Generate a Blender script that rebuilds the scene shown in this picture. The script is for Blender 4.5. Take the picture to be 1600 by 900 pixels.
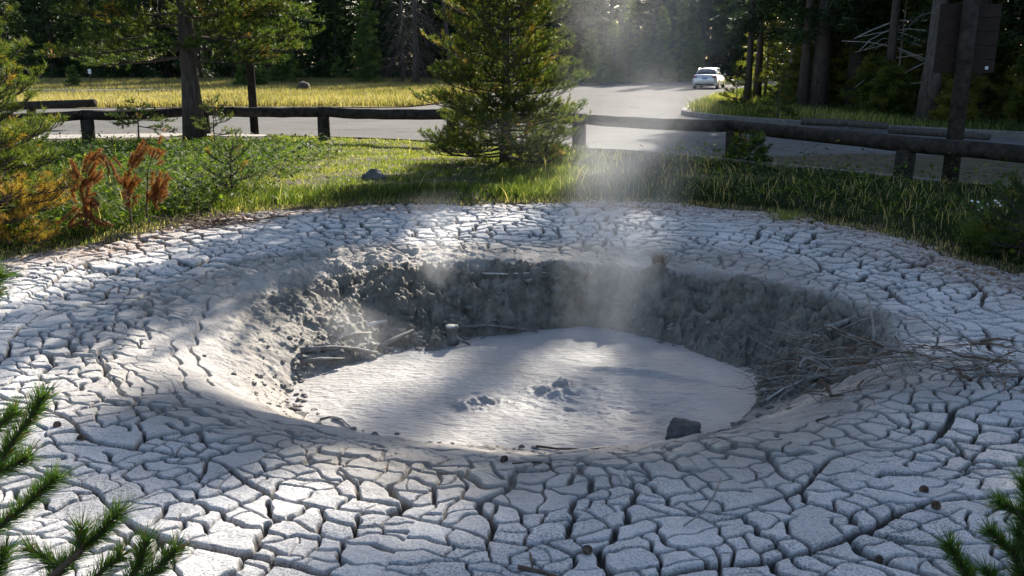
import bpy, bmesh, math, random
import numpy as np
from mathutils import Vector, Matrix
sc = bpy.context.scene
for o in list(bpy.data.objects): bpy.data.objects.remove(o)
C = sc.collection
R = math.radians
# ------------------------------------------------------------------ camera, sky, sun, exposure
CH, CF, CP = 1.9, 1400.0, R(14.2)
cam_d = bpy.data.cameras.new('camera'); cam = bpy.data.objects.new('camera', cam_d); C.objects.link(cam)
cam.location = (0, 0, CH); cam.rotation_euler = (R(90) - CP, 0, 0)
cam_d.sensor_width = 36; cam_d.lens = CF / 1600 * 36; cam_d.clip_end = 3000; cam_d.clip_start = 0.05
sc.camera = cam
SUN_EL, SUN_AZ = R(28.5), math.atan2(0.33, 1.0)          # azimuth measured from +Y towards +X
w = bpy.data.worlds.new('World'); sc.world = w; w.use_nodes = True
nt = w.node_tree; bg = nt.nodes['Background']
sky = nt.nodes.new('ShaderNodeTexSky'); sky.sky_type = 'NISHITA'; sky.sun_disc = False
sky.sun_elevation = SUN_EL; sky.sun_rotation = SUN_AZ; sky.altitude = 600; sky.dust_density = 1.6
nt.links.new(sky.outputs[0], bg.inputs[0]); bg.inputs[1].default_value = 0.088
sd = bpy.data.lights.new('sun', 'SUN'); sun = bpy.data.objects.new('sun', sd); C.objects.link(sun)
sd.energy = 5.0; sd.angle = R(0.55); sd.color = (1.0, 0.93, 0.82)
sdir = Vector((math.sin(SUN_AZ) * math.cos(SUN_EL), math.cos(SUN_AZ) * math.cos(SUN_EL), math.sin(SUN_EL)))
sun.rotation_euler = sdir.to_track_quat('Z', 'Y').to_euler(); sun.location = (10, 30, 30)
sc.view_settings.view_transform = 'Standard'; sc.view_settings.look = 'None'
sc.view_settings.exposure = 1.45; sc.view_settings.gamma = 1; sc.view_settings.use_curve_mapping = False
sc.render.engine = 'CYCLES'
cy = sc.cycles
cy.use_denoising = True; cy.max_bounces = 8; cy.diffuse_bounces = 3; cy.transparent_max_bounces = 8
cy.volume_bounces = 1; cy.volume_step_rate = 1.0; cy.sample_clamp_indirect = 6

# ------------------------------------------------------------------ helpers
def at(px, py, z=0.0):
    """a spot of the photo (1600x900) put down on the level z"""
    d = ((px - 800) / CF, math.cos(CP) + (450 - py) / CF * math.sin(CP), -math.sin(CP) + (450 - py) / CF * math.cos(CP))
    t = (z - CH) / d[2]
    return Vector((d[0] * t, d[1] * t, z))
def atY(px, py, Y):
    d = ((px - 800) / CF, math.cos(CP) + (450 - py) / CF * math.sin(CP), -math.sin(CP) + (450 - py) / CF * math.cos(CP))
    t = Y / d[1]
    return Vector((d[0] * t, Y, CH + d[2] * t))

def tag(o, label=None, cat=None, group=None, kind=None):
    if label: o['label'] = label
    if cat: o['category'] = cat
    if group: o['group'] = group
    if kind: o['kind'] = kind
    return o
def empty(name, loc, label, cat, group=None, rz=0):
    o = bpy.data.objects.new(name, None); C.objects.link(o); o.location = loc; o.rotation_euler = (0, 0, rz)
    o.empty_display_size = 0.2
    return tag(o, label, cat, group)
def link(name, me, parent=None):
    o = bpy.data.objects.new(name, me); C.objects.link(o); o.parent = parent
    return o
def npmesh(name, verts, faces, mats, smooth=False, attrs=None):
    """verts (N,3); faces list of (M,k) arrays; attrs {name: per-vertex array}"""
    me = bpy.data.meshes.new(name)
    verts = np.asarray(verts, np.float32)
    me.vertices.add(len(verts)); me.vertices.foreach_set('co', verts.ravel())
    faces = [np.asarray(f, np.int32) for f in faces if len(f)]
    nl = sum(f.size for f in faces); npoly = sum(len(f) for f in faces)
    me.loops.add(nl); me.polygons.add(npoly)
    me.loops.foreach_set('vertex_index', np.concatenate([f.ravel() for f in faces]))
    tot = np.concatenate([np.full(len(f), f.shape[1], np.int32) for f in faces])
    st = np.concatenate([[0], np.cumsum(tot)[:-1]]).astype(np.int32)
    me.polygons.foreach_set('loop_start', st); me.polygons.foreach_set('loop_total', tot)
    me.polygons.foreach_set('use_smooth', np.full(npoly, smooth))
    for k, v in (attrs or {}).items():
        a = me.attributes.new(k, 'FLOAT', 'POINT'); a.data.foreach_set('value', np.asarray(v, np.float32))
    me.update(calc_edges=True); me.validate()
    for m in (mats if isinstance(mats, (list, tuple)) else [mats]): me.materials.append(m)
    return me
def hash2(ix, iy, s):
    h = (ix.astype(np.int64) * 374761393 + iy.astype(np.int64) * 668265263 + s * 974634777) & 0xffffffff
    h = ((h ^ (h >> 13)) * 1274126177) & 0xffffffff
    h = h ^ (h >> 16)
    return (h & 0xffffff) / float(0xffffff)
def vnoise(x, y, s=0):
    ix, iy = np.floor(x), np.floor(y); fx, fy = x - ix, y - iy
    fx = fx * fx * (3 - 2 * fx); fy = fy * fy * (3 - 2 * fy)
    a = hash2(ix, iy, s); b = hash2(ix + 1, iy, s); c = hash2(ix, iy + 1, s); d = hash2(ix + 1, iy + 1, s)
    return (a * (1 - fx) + b * fx) * (1 - fy) + (c * (1 - fx) + d * fx) * fy * 1.0
def fbm(x, y, s=0, o=4):
    x = np.asarray(x, float); y = np.asarray(y, float)
    t = 0; a = .5
    for i in range(o):
        t = t + a * (vnoise(x, y, s + i) * 2 - 1); x = x * 2.03 + 7.1; y = y * 2.03 + 3.7; a *= .5
    return t
def sstep(a, b, x):
    t = np.clip((x - a) / (b - a), 0, 1); return t * t * (3 - 2 * t)

# tubes: collects many tapered tubes into one mesh
class Tubes:
    def __init__(s): s.v = []; s.f = []; s.n = 0; s.caps = []; s.t = []
    def add(s, pts, rad, k=6, cap=True, rough=0, seed=0, tint=0.5):
        pts = [Vector(p) for p in pts]; m = len(pts)
        if not hasattr(rad, '__len__'): rad = [rad] * m
        rr = random.Random(seed)
        rings = []
        d0 = (pts[1] - pts[0]).normalized()
        a = d0.orthogonal().normalized()
        for i, p in enumerate(pts):
            d = ((pts[min(i + 1, m - 1)] - pts[max(i - 1, 0)])).normalized()
            a = (a - d * a.dot(d)).normalized(); b = d.cross(a)
            for j in range(k):
                an = 2 * math.pi * j / k
                r = rad[i] * (1 + (rr.uniform(-rough, rough) if rough else 0))
                s.v.append(p + (a * math.cos(an) + b * math.sin(an)) * r); s.t.append(tint)
        for i in range(m - 1):
            for j in range(k):
                q = s.n + i * k + j; q2 = s.n + i * k + (j + 1) % k
                s.f.append((q, q2, q2 + k, q + k))
        if cap:
            s.caps.append([s.n + j for j in range(k)][::-1]); s.caps.append([s.n + (m - 1) * k + j for j in range(k)])
        s.n += m * k
    def mesh(s, name, mat, smooth=True):
        fs = [np.array(s.f)]
        bylen = {}
        for c in s.caps: bylen.setdefault(len(c), []).append(c)
        for c in bylen.values(): fs.append(np.array(c))
        return npmesh(name, np.array([tuple(v) for v in s.v]), fs, mat, smooth, {'tint': s.t})

def bmobj(name, bm, mat, parent=None, smooth=False):
    me = bpy.data.meshes.new(name); bm.normal_update(); bm.to_mesh(me); bm.free()
    for m in (mat if isinstance(mat, (list, tuple)) else [mat]): me.materials.append(m)
    if smooth: me.polygons.foreach_set('use_smooth', [True] * len(me.polygons))
    return link(name, me, parent)
def bm_box(bm, c, s, bev=0, rot=None, seg=2):
    r = bmesh.ops.create_cube(bm, size=1)
    vs = r['verts']; bmesh.ops.scale(bm, vec=s, verts=vs)
    if bev:
        es = list({e for v in vs for e in v.link_edges})
        rb = bmesh.ops.bevel(bm, geom=es, offset=bev, segments=seg, affect='EDGES')
        vs = list({v for f in rb['faces'] for v in f.verts} | {v for v in vs if v.is_valid})
    if rot is not None: bmesh.ops.rotate(bm, cent=(0, 0, 0), matrix=rot, verts=vs)
    bmesh.ops.translate(bm, vec=c, verts=vs)
    return vs

# ------------------------------------------------------------------ materials
def mat(name):
    m = bpy.data.materials.new(name); m.use_nodes = True
    n = m.node_tree.nodes; l = m.node_tree.links
    return m, n, l, n['Principled BSDF']
def nd(n, t, **kw):
    x = n.new(t)
    for k, v in kw.items():
        if k.startswith('i_'): x.inputs[int(k[2:])].default_value = v
        else: setattr(x, k, v)
    return x
def noise(n, l, scale, detail=4, vec=None, rough=0.55):
    x = n.new('ShaderNodeTexNoise'); x.inputs['Scale'].default_value = scale; x.inputs['Detail'].default_value = detail
    x.inputs['Roughness'].default_value = rough
    if vec is not None: l.new(vec, x.inputs['Vector'])
    return x
def ramp(n, l, fac, stops):
    r = n.new('ShaderNodeValToRGB'); e = r.color_ramp.elements
    while len(e) < len(stops): e.new(0.5)
    for i, (p, c) in enumerate(stops): e[i].position = p; e[i].color = (*c, 1) if len(c) == 3 else c
    l.new(fac, r.inputs[0]); return r
def mixc(n, l, fac, a, b, mode='MIX'):
    m = n.new('ShaderNodeMix'); m.data_type = 'RGBA'; m.blend_type = mode
    for s, v in ((m.inputs[0], fac), (m.inputs[6], a), (m.inputs[7], b)):
        if hasattr(v, 'is_linked') or isinstance(v, bpy.types.NodeSocket): l.new(v, s)
        elif isinstance(v, (int, float)): s.default_value = v
        else: s.default_value = (*v, 1)
    return m.outputs[2]
def bump(n, l, bs, h, st, dist, prev=None):
    b = n.new('ShaderNodeBump'); b.inputs['Strength'].default_value = st; b.inputs['Distance'].default_value = dist
    l.new(h, b.inputs['Height'])
    if prev is not None: l.new(prev, b.inputs['Normal'])
    if bs is not None: l.new(b.outputs[0], bs.inputs['Normal'])
    return b.outputs[0]

def m_mud():
    m, n, l, b = mat('dried_mud')
    co = n.new('ShaderNodeTexCoord').outputs['Object']
    z = n.new('ShaderNodeAttribute'); z.attribute_name = 'zone'      # 0 crust, 1 smooth damp rim, 2 wet wall
    ck = n.new('ShaderNodeAttribute'); ck.attribute_name = 'crack'
    li = n.new('ShaderNodeAttribute'); li.attribute_name = 'litter'
    tn = n.new('ShaderNodeAttribute'); tn.attribute_name = 'tint'
    big = noise(n, l, 1.3, 4, co)
    crust = ramp(n, l, big.outputs['Fac'], [(0.3, (.51, .49, .475)), (0.7, (.66, .635, .61))]).outputs[0]
    crust = mixc(n, l, 0.35, crust, ramp(n, l, tn.outputs['Fac'], [(0, (.42, .41, .405)), (1, (.72, .705, .69))]).outputs[0])
    sp = noise(n, l, 85, 3, co, .7)                                    # dark grains of the crust
    spk = ramp(n, l, sp.outputs['Fac'], [(0.38, (.22, .22, .23)), (0.54, (1, 1, 1))]).outputs[0]
    crust = mixc(n, l, ramp(n, l, noise(n, l, 2.2, 4, co).outputs['Fac'], [(0.3, (.25, .25, .25)), (0.7, (.95, .95, .95))]).outputs[0], crust, spk, 'MULTIPLY')
    inside = ramp(n, l, noise(n, l, 9, 4, co).outputs['Fac'], [(0.3, (.055, .050, .042)), (0.7, (.16, .145, .125))]).outputs[0]
    crust = mixc(n, l, ck.outputs['Fac'], crust, inside)
    damp = ramp(n, l, noise(n, l, 4, 8, co, .65).outputs['Fac'], [(0.3, (.28, .25, .22)), (0.7, (.42, .385, .34))]).outputs[0]
    wet = ramp(n, l, noise(n, l, 6, 8, co, .7).outputs['Fac'], [(0.34, (.07, .060, .046)), (0.66, (.23, .205, .165))]).outputs[0]
    f1 = nd(n, 'ShaderNodeMapRange', i_1=0, i_2=1); l.new(z.outputs['Fac'], f1.inputs[0])
    f2 = nd(n, 'ShaderNodeMapRange', i_1=1, i_2=2); l.new(z.outputs['Fac'], f2.inputs[0])
    hv = n.new('ShaderNodeTexVoronoi'); hv.feature = 'DISTANCE_TO_EDGE'; hv.inputs['Scale'].default_value = 6.5
    hw = noise(n, l, 5, 4, co); wv = mixc(n, l, .09, co, hw.outputs['Color']); l.new(wv, hv.inputs[0])
    hl = ramp(n, l, hv.outputs[0], [(0.0, (.38, .36, .33)), (0.035, (1, 1, 1))]).outputs[0]
    hm = ramp(n, l, noise(n, l, 1.1, 3, co).outputs['Fac'], [(0.42, (0, 0, 0)), (0.58, (1, 1, 1))]).outputs[0]
    damp = mixc(n, l, hm, damp, mixc(n, l, 1.0, damp, hl, 'MULTIPLY'))
    c = mixc(n, l, f1.outputs[0], crust, damp); c = mixc(n, l, f2.outputs[0], c, wet)
    # needle litter washed over the outer edge
    ln = noise(n, l, 22, 6, co, .75)
    lf = nd(n, 'ShaderNodeMath', operation='MULTIPLY'); l.new(li.outputs['Fac'], lf.inputs[0])
    l.new(ramp(n, l, ln.outputs['Fac'], [(0.42, (0, 0, 0)), (0.55, (1, 1, 1))]).outputs[0], lf.inputs[1])
    lc = ramp(n, l, noise(n, l, 40, 3, co).outputs['Fac'], [(0.3, (.13, .06, .03)), (0.7, (.32, .19, .10))]).outputs[0]
    c = mixc(n, l, lf.outputs[0], c, lc)
    l.new(c, b.inputs['Base Color'])
    rr = nd(n, 'ShaderNodeMapRange', i_1=0.8, i_2=2, i_3=.9, i_4=.7); l.new(z.outputs['Fac'], rr.inputs[0]); l.new(rr.outputs[0], b.inputs['Roughness'])
    b.inputs['Specular IOR Level'].default_value = .3
    n1 = bump(n, l, None, noise(n, l, 70, 5, co, .75).outputs['Fac'], .55, .008)
    bump(n, l, b, noise(n, l, 14, 7, co, .75).outputs['Fac'], .7, .035, n1)
    return m
def m_pool():
    m, n, l, b = mat('liquid_mud')
    co = n.new('ShaderNodeTexCoord').outputs['Object']
    c = ramp(n, l, noise(n, l, 1.6, 5, co).outputs['Fac'], [(0.3, (.29, .265, .245)), (0.7, (.38, .355, .33))]).outputs[0]
    l.new(c, b.inputs['Base Color']); l.new(ramp(n, l, noise(n, l, 3, 4, co).outputs['Fac'], [(0.35, (.34, .34, .34)), (0.65, (.6, .6, .6))]).outputs[0], b.inputs['Roughness'])
    b.inputs['Specular IOR Level'].default_value = .35
    mp = n.new('ShaderNodeMapping'); mp.inputs['Scale'].default_value = (1, 2.2, 1); mp.inputs['Rotation'].default_value = (0, 0, .25); l.new(co, mp.inputs[0])
    n1 = bump(n, l, None, noise(n, l, 60, 4, mp.outputs[0], .6).outputs['Fac'], .35, .006)
    bump(n, l, b, noise(n, l, 11, 6, mp.outputs[0], .65).outputs['Fac'], .75, .035, n1)
    return m
def m_simple(name, c1, c2, scale=8, rough=.85, bs=.4, bd=.02, detail=6, spec=.25, stretch=None, coord='Object'):
    m, n, l, b = mat(name)
    co = n.new('ShaderNodeTexCoord').outputs[coord]
    if stretch:
        mp = n.new('ShaderNodeMapping'); mp.inputs['Scale'].default_value = stretch; l.new(co, mp.inputs[0]); co = mp.outputs[0]
    x = noise(n, l, scale, detail, co, .65)
    l.new(ramp(n, l, x.outputs['Fac'], [(0.3, c1), (0.7, c2)]).outputs[0], b.inputs['Base Color'])
    b.inputs['Roughness'].default_value = rough; b.inputs['Specular IOR Level'].default_value = spec
    if bs: bump(n, l, b, noise(n, l, scale * 3, detail, co, .7).outputs['Fac'], bs, bd)
    return m
def m_leaf(name, stops, trans=.45, rough=.5):
    """foliage: colour from the blade's own tint, some light passing through"""
    m, n, l, b = mat(name)
    t = n.new('ShaderNodeAttribute'); t.attribute_name = 'tint'
    c = ramp(n, l, t.outputs['Fac'], stops).outputs[0]
    l.new(c, b.inputs['Base Color']); b.inputs['Roughness'].default_value = rough; b.inputs['Specular IOR Level'].default_value = .3
    tr = n.new('ShaderNodeBsdfTranslucent'); l.new(mixc(n, l, 1.0, c, (1.5, 1.6, .8), 'MULTIPLY'), tr.inputs[0])
    mx = n.new('ShaderNodeMixShader'); mx.inputs[0].default_value = trans
    l.new(b.outputs[0], mx.inputs[1]); l.new(tr.outputs[0], mx.inputs[2]); l.new(mx.outputs[0], n['Material Output'].inputs[0])
    return m
M = {}
M['mud'] = m_mud(); M['pool'] = m_pool()
M['soil'] = m_simple('soil', (.035, .03, .018), (.11, .085, .05), 3, .95, .6, .05)
M['straw'] = m_simple('straw_ground', (.20, .155, .07), (.34, .27, .12), 2.5, .95, .6, .05)
M['duff'] = m_simple('forest_floor', (.04, .03, .018), (.13, .09, .045), 3, .95, .6, .05)
M['bark'] = m_simple('bark', (.03, .023, .019), (.12, .095, .08), 5, .9, .9, .03, stretch=(3, 3, .7))
M['grey_wood'] = m_simple('grey_dead_wood', (.13, .12, .11), (.33, .31, .29), 6, .85, .6, .02, stretch=(3, 3, .8))
M['old_wood'] = m_simple('old_grey_bark', (.035, .029, .025), (.13, .11, .095), 6, .9, .8, .03, stretch=(3, 3, .7))
M['rail_wood'] = m_simple('weathered_rail_wood', (.013, .011, .009), (.06, .05, .043), 7, .95, .8, .015, spec=.06)
M['sign_wood'] = m_simple('brown_sign_wood', (.018, .011, .009), (.03, .02, .016), 6, .8, .4, .01)
M['stick'] = m_simple('bleached_stick', (.30, .28, .26), (.55, .52, .48), 14, .8, .5, .01)
M['mudwood'] = m_simple('mud_coated_wood', (.09, .08, .07), (.26, .24, .215), 12, .7, .8, .015)
M['twig'] = m_simple('brown_twig', (.06, .04, .028), (.16, .11, .08), 14, .85, .5, .01)
M['stone'] = m_simple('grey_stone', (.045, .042, .038), (.16, .15, .14), 5, .75, .8, .02)
M['kerb'] = m_simple('kerb_concrete', (.09, .085, .075), (.21, .195, .175), 6, .9, .5, .01)
M['path'] = m_simple('gravel_path', (.25, .23, .20), (.42, .39, .35), 30, .95, .6, .01)
PINE = [(0, (.010, .026, .009)), (.4, (.032, .056, .013)), (.78, (.11, .13, .024)), (.95, (.19, .16, .035)), (1, (.25, .13, .03))]
DARK = [(0, (.013, .028, .012)), (.6, (.034, .060, .022)), (1, (.10, .115, .04))]
DEAD = [(0, (.10, .035, .015)), (.6, (.24, .085, .035)), (1, (.36, .16, .06))]
M['pine'] = m_leaf('pine_needles', PINE, .5)
M['fir'] = m_leaf('light_fir', [(0, (.03, .065, .022)), (.6, (.08, .13, .04)), (1, (.16, .18, .06))], .45)
M['dark'] = m_leaf('dark_needles', DARK, .3)
M['dead'] = m_leaf('dead_needles', DEAD, .35, .7)
M['near'] = m_leaf('fresh_needles', [(0, (.02, .05, .012)), (.5, (.05, .105, .022)), (.85, (.10, .16, .03)), (1, (.24, .10, .03))], .35, .4)
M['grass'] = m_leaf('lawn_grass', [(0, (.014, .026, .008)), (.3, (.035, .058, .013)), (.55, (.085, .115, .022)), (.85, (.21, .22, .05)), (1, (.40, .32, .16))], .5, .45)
M['dry'] = m_leaf('dry_grass', [(0, (.15, .14, .05)), (.5, (.30, .24, .11)), (1, (.44, .36, .20))], .4, .6)
M['litter'] = m_leaf('withered', [(0, (.05, .03, .02)), (1, (.16, .10, .07))], .2, .8)
M['herb'] = m_leaf('broad_herb', [(0, (.018, .04, .007)), (.6, (.06, .10, .013)), (1, (.15, .18, .03))], .5, .7)

# ------------------------------------------------------------------ the pit: outlines read off the photo
PCX, PCY = 0.1, 6.95
def polar_table(pts):
    a = []
    for (px, py, z) in pts:
        p = at(px, py, z); a.append((math.atan2(p.y - PCY, p.x - PCX), math.hypot(p.x - PCX, p.y - PCY), z))
    a.sort(); t = np.array([q[0] for q in a]); r = np.array([q[1] for q in a]); z = np.array([q[2] for q in a])
    t = np.concatenate([t - 2 * np.pi, t, t + 2 * np.pi]); return t, np.tile(r, 3), np.tile(z, 3)
def polar_eval(tab, th, k=1):
    acc = 0
    for d in (-.08, -.04, 0, .04, .08): acc = acc + np.interp(th + d, tab[0], tab[k])
    return acc / 5
ZP = -0.65
T_pool = polar_table([(x, y, ZP) for x, y in [(463, 605), (520, 575), (600, 557), (690, 548), (760, 528), (840, 516), (930, 512), (1010, 528), (1090, 552), (1150, 580), (1180, 612), (1165, 645), (1110, 672), (1060, 690), (960, 703), (880, 700), (800, 697), (720, 692), (650, 685), (590, 676), (540, 663), (490, 635)]])
T_wall = polar_table([(372, 590, -.42), (378, 530, -.34), (440, 470, -.26), (540, 440, -.22), (700, 432, -.2), (850, 430, -.2), (1000, 432, -.2), (1100, 438, -.2), (1200, 462, -.2), (1300, 492, -.2), (1350, 530, -.22), (1340, 575, -.28), (1265, 620, -.42), (1160, 672, -.58), (1050, 700, -.6), (900, 708, -.6), (760, 703, -.6), (640, 693, -.6), (520, 672, -.58), (430, 640, -.52)])
T_crk = polar_table([(150, 520, -.10), (215, 462, -.1), (330, 425, -.1), (450, 398, -.1), (600, 384, -.1), (800, 386, -.1), (1000, 388, -.1), (1130, 395, -.1), (1270, 432, -.1), (1385, 500, -.1), (1420, 590, -.1), (1350, 650, -.1), (1200, 705, -.1), (1000, 738, -.1), (800, 742, -.1), (600, 728, -.1), (420, 700, -.1), (270, 665, -.1), (170, 600, -.1)])
out = [(x, y, 0) for x, y in [(0, 410), (150, 385), (280, 350), (400, 332), (560, 322), (800, 320), (1100, 323), (1300, 352), (1450, 392), (1600, 440)]]
T_out = polar_table(out)
def add_out(tab):
    t = list(tab[0][10:20]); r = list(tab[1][10:20])
    for ang, rad in ((-2.75, 7.2), (-2.3, 8), (-1.57, 8.5), (-.8, 8), (-.35, 6.8), (-.05, 5.0)):
        t.append(ang); r.append(rad)
    o = np.argsort(t); t = np.array(t)[o]; r = np.array(r)[o]
    t = np.concatenate([t - 2 * np.pi, t, t + 2 * np.pi]); r = np.tile(r, 3)
    return t, r, r * 0
T_out = add_out(T_out)
def pit_fields(X, Y):
    th = np.arctan2(Y - PCY, X - PCX); r = np.hypot(X - PCX, Y - PCY)
    wob = 0.10 * fbm(X * 1.7, Y * 1.7, 5, 4)
    rp = polar_eval(T_pool, th); rw = np.maximum(polar_eval(T_wall, th), rp + .06); zw = polar_eval(T_wall, th, 2)
    rc = np.maximum(polar_eval(T_crk, th), rw + .12); ro = polar_eval(T_out, th)
    return th, r, rp, rw, zw, rc, ro, wob

# ------------------------------------------------------------------ cracked mud sheet
def build_mud():
    NX, NY = 1450, 1200
    s = np.linspace(-1, 1, NX); yy = 2.1 * (13.2 / 2.1) ** np.linspace(0, 1, NY)
    X = (s[None, :] * .74 * (yy[:, None] + 1.3)); Y = np.repeat(yy[:, None], NX, 1)
    X = X.ravel(); Y = Y.ravel(); N = len(X)
    th, r, rp, rw, zw, rc, ro, wob = pit_fields(X, Y)
    rr = r + wob
    # base terrain
    z = np.zeros(N)
    t1 = np.clip((rr - rp) / (rw - rp), 0, 1); t2 = np.clip((rr - rw) / (rc - rw), 0, 1); t3 = sstep(0, 1.6, rr - rc)
    steep = sstep(.12, .3, zw + .6)                      # where there is a real wall
    z = ZP - .04 + (zw - ZP + .04) * (t1 ** (1 - .25 * steep))
    z = np.where(rr > rw, zw + (-.1 - zw) * (1 - (1 - t2) ** 1.6), z)
    z = np.where(rr > rc, -.1 + .1 * t3, z)
    z = np.where(rr < rp, ZP - .04 - .5 * (rp - rr), z)
    # clods and rough faces on the wall
    wallm = sstep(-.05, .1, rr - rp) * (1 - sstep(.05, .4, rr - rw))
    wallm = wallm * (1 - .6 * (1 - sstep(-1.9, -1.1, X)) * (1 - sstep(7.4, 8.4, Y)))
    lump = np.abs(fbm(X * 4.2, Y * 4.2, 31, 5)) ; lump2 = fbm(X * 11, Y * 11, 41, 4)
    bx = X + .12 * fbm(X * 4, Y * 4, 36, 3); by = Y + .12 * fbm(X * 4 + 5, Y * 4, 37, 3)
    blk = hash2(np.floor(bx * 6.5), np.floor(by * 8), 5) * .07 + hash2(np.floor(bx * 15 + 3), np.floor(by * 19), 6) * .045 + hash2(np.floor(bx * 34), np.floor(by * 40), 7) * .02
    z += wallm * (.13 * fbm(X * 2.6, Y * 2.6, 33, 3) + .05 * lump2 + (blk - .06) * (1 - .55 * (1 - sstep(-1.6, -.3, X))) + .03 * fbm(X * 26, Y * 26, 45, 3)) * (.35 + .65 * steep)
    backleft = np.exp(-((X + 1.3) ** 2 / 2.2 + (Y - 8.9) ** 2 / .8))
    z += backleft * (.08 * fbm(X * 5, Y * 5, 51, 5) + .6 * blk)
    z += .03 * fbm(X * .9, Y * .9, 61, 3) * sstep(0, .5, rr - rp)
    smooth = sstep(0, .2, rr - rp) * (1 - sstep(-.2, .4, rr - rc))
    z += smooth * .022 * fbm(X * 5, Y * 5, 71, 5)
    # ---------------- cracks: repeated splitting of the crust, each split a wandering line
    rng = np.random.default_rng(7)
    Xw = X + .07 * fbm(X * 2.4, Y * 2.4, 81, 3) + .011 * fbm(X * 13, Y * 13, 91, 3)
    Yw = Y + .07 * fbm(X * 2.4 + 40, Y * 2.4, 82, 3) + .011 * fbm(X * 13 + 9, Y * 13, 92, 3)
    Hc = np.zeros(N, np.float32); Dm = np.full(N, 9., np.float32); Tn = np.zeros(N, np.float32); Cz = np.zeros(N, np.float32)
    wn = fbm(X * 1.6, Y * 1.6, 101, 3)                    # widths vary along the way
    farw = 1 + .75 * sstep(6.0, 9.5, Y)
    def cut(idx, sdv, w_, D):
        w2 = w_ * .5 * (1 + 1.1 * wn[idx]) * farw[idx]; a = np.abs(sdv)
        lip = .003 + .08 * w_
        q = np.clip((a - w2 * .7) / (w2 * .3 + lip), 0, 1)
        h = -D * (1 - q ** .6) * np.clip(1 + .8 * wn[idx], .3, 1.3)
        Hc[idx] = np.minimum(Hc[idx], h)
        if w_ > .008: Dm[idx] = np.minimum(Dm[idx], np.maximum(a - w2, 0))
    allidx = np.where((rr > rc - 1.0) & (r < ro + .3))[0]
    rw_ = np.hypot(Xw - PCX, Yw - PCY); ring = np.zeros(N, np.int32)
    for k, off in enumerate((.45, 1.05, 1.8, 2.7, 3.8)):
        sdv = rw_ - rc - off + .16 * np.sin(th * (5 + k) + k * 2.1) + .07 * np.sin(th * 17 + k)
        m = allidx[np.abs(sdv[allidx]) < .12]; cut(m, sdv[m], .034 if k % 2 else .024, .06); ring += (sdv > 0)
    todo = []
    for k in range(6):
        idx = allidx[ring[allidx] == k]
        ns = int(9 + k * 2); edges = np.sort((np.arange(ns) + rng.uniform(-.35, .35, ns)) / ns * 2 * np.pi - np.pi)
        sec = np.zeros(len(idx), np.int32)
        for e in edges:
            dth = (th[idx] - e + np.pi) % (2 * np.pi) - np.pi
            sdv = rw_[idx] * np.sin(dth) + .10 * np.sin(rw_[idx] * 5 + e * 9) + .035 * np.sin(rw_[idx] * 17 + e)
            mm = (np.abs(sdv) < .1) & (np.abs(dth) < 1.2); cut(idx[mm], sdv[mm], rng.uniform(.018, .045), .06)
            # sector number from the shifted line itself
            sec += ((dth + (.10 * np.sin(rw_[idx] * 5 + e * 9) + .035 * np.sin(rw_[idx] * 17 + e)) / np.maximum(rw_[idx], .5)) > 0)
        lab = sec
        key = np.floor((th[idx] + np.pi) / (np.pi * .6667)).astype(int) * 1000 + lab
        for kv in np.unique(key): todo.append(idx[key == kv])
    while todo:
        idx = todo.pop()
        if len(idx) < 24: continue
        x = Xw[idx]; y = Yw[idx]; cx = (x.min() + x.max()) / 2; cy = (y.min() + y.max()) / 2
        th0 = math.atan2(cy - PCY, cx - PCX)
        e1 = np.array((math.cos(th0), math.sin(th0))); e2 = np.array((-e1[1], e1[0]))
        p1 = (x - cx) * e1[0] + (y - cy) * e1[1]; p2 = (x - cx) * e2[0] + (y - cy) * e2[1]
        x1 = p1.max() - p1.min(); x2 = p2.max() - p2.min(); ext = max(x1, x2)
        tgt = rng.uniform(.16, .36) * (1.0 if cy < 8 else 1.15)
        hair = ext < tgt
        if ext < .13 or (hair and (rng.random() < .62 or ext < .2)):
            tx, ty = rng.normal(0, .014, 2)
            Cz[idx] = rng.normal(0, .0035) + tx * (x - cx) + ty * (y - cy); Tn[idx] = rng.random(); continue
        n_ = e1 if x1 > x2 * rng.uniform(.92, 1.08) else e2
        a = rng.normal(0, .22); n_ = np.array((n_[0] * math.cos(a) - n_[1] * math.sin(a), n_[0] * math.sin(a) + n_[1] * math.cos(a)))
        p = x * n_[0] + y * n_[1]; q = -x * n_[1] + y * n_[0]
        lo, hi = p.min(), p.max(); c0 = lo + (hi - lo) * rng.uniform(.40, .60)
        ph = rng.uniform(0, 6, 3); am = min(.05, ext * .07)
        sdv = p - c0 + am * np.sin(q * 7 + ph[0]) + am * .45 * np.sin(q * 19 + ph[1]) + am * .2 * np.sin(q * 47 + ph[2])
        if hair: w_, D = .004, .016
        elif ext > 1.2: w_, D = rng.uniform(.018, .044), .065
        elif ext > .65: w_, D = rng.uniform(.010, .030), .052
        else: w_, D = rng.uniform(.005, .017), .04
        cut(idx, sdv, w_, D)
        todo.append(idx[sdv > 0]); todo.append(idx[sdv <= 0])
    mask = sstep(-.70, .18, rr - rc + .25 * fbm(X * 2.2, Y * 2.2, 111, 3)) * (1 - .55 * sstep(-.35, .1, r - ro))
    farfade = 1.0
    Hc *= mask * (1 + .25 * (Y > 9)); Cz *= mask
    round_ = -.004 * np.exp(-Dm / .010) - .002 * np.exp(-Dm / .05)
    z += Hc + Cz + mask * round_ + mask * (.007 * fbm(X * 9, Y * 9, 121, 4) + .003 * fbm(X * 30, Y * 30, 131, 2))
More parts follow.
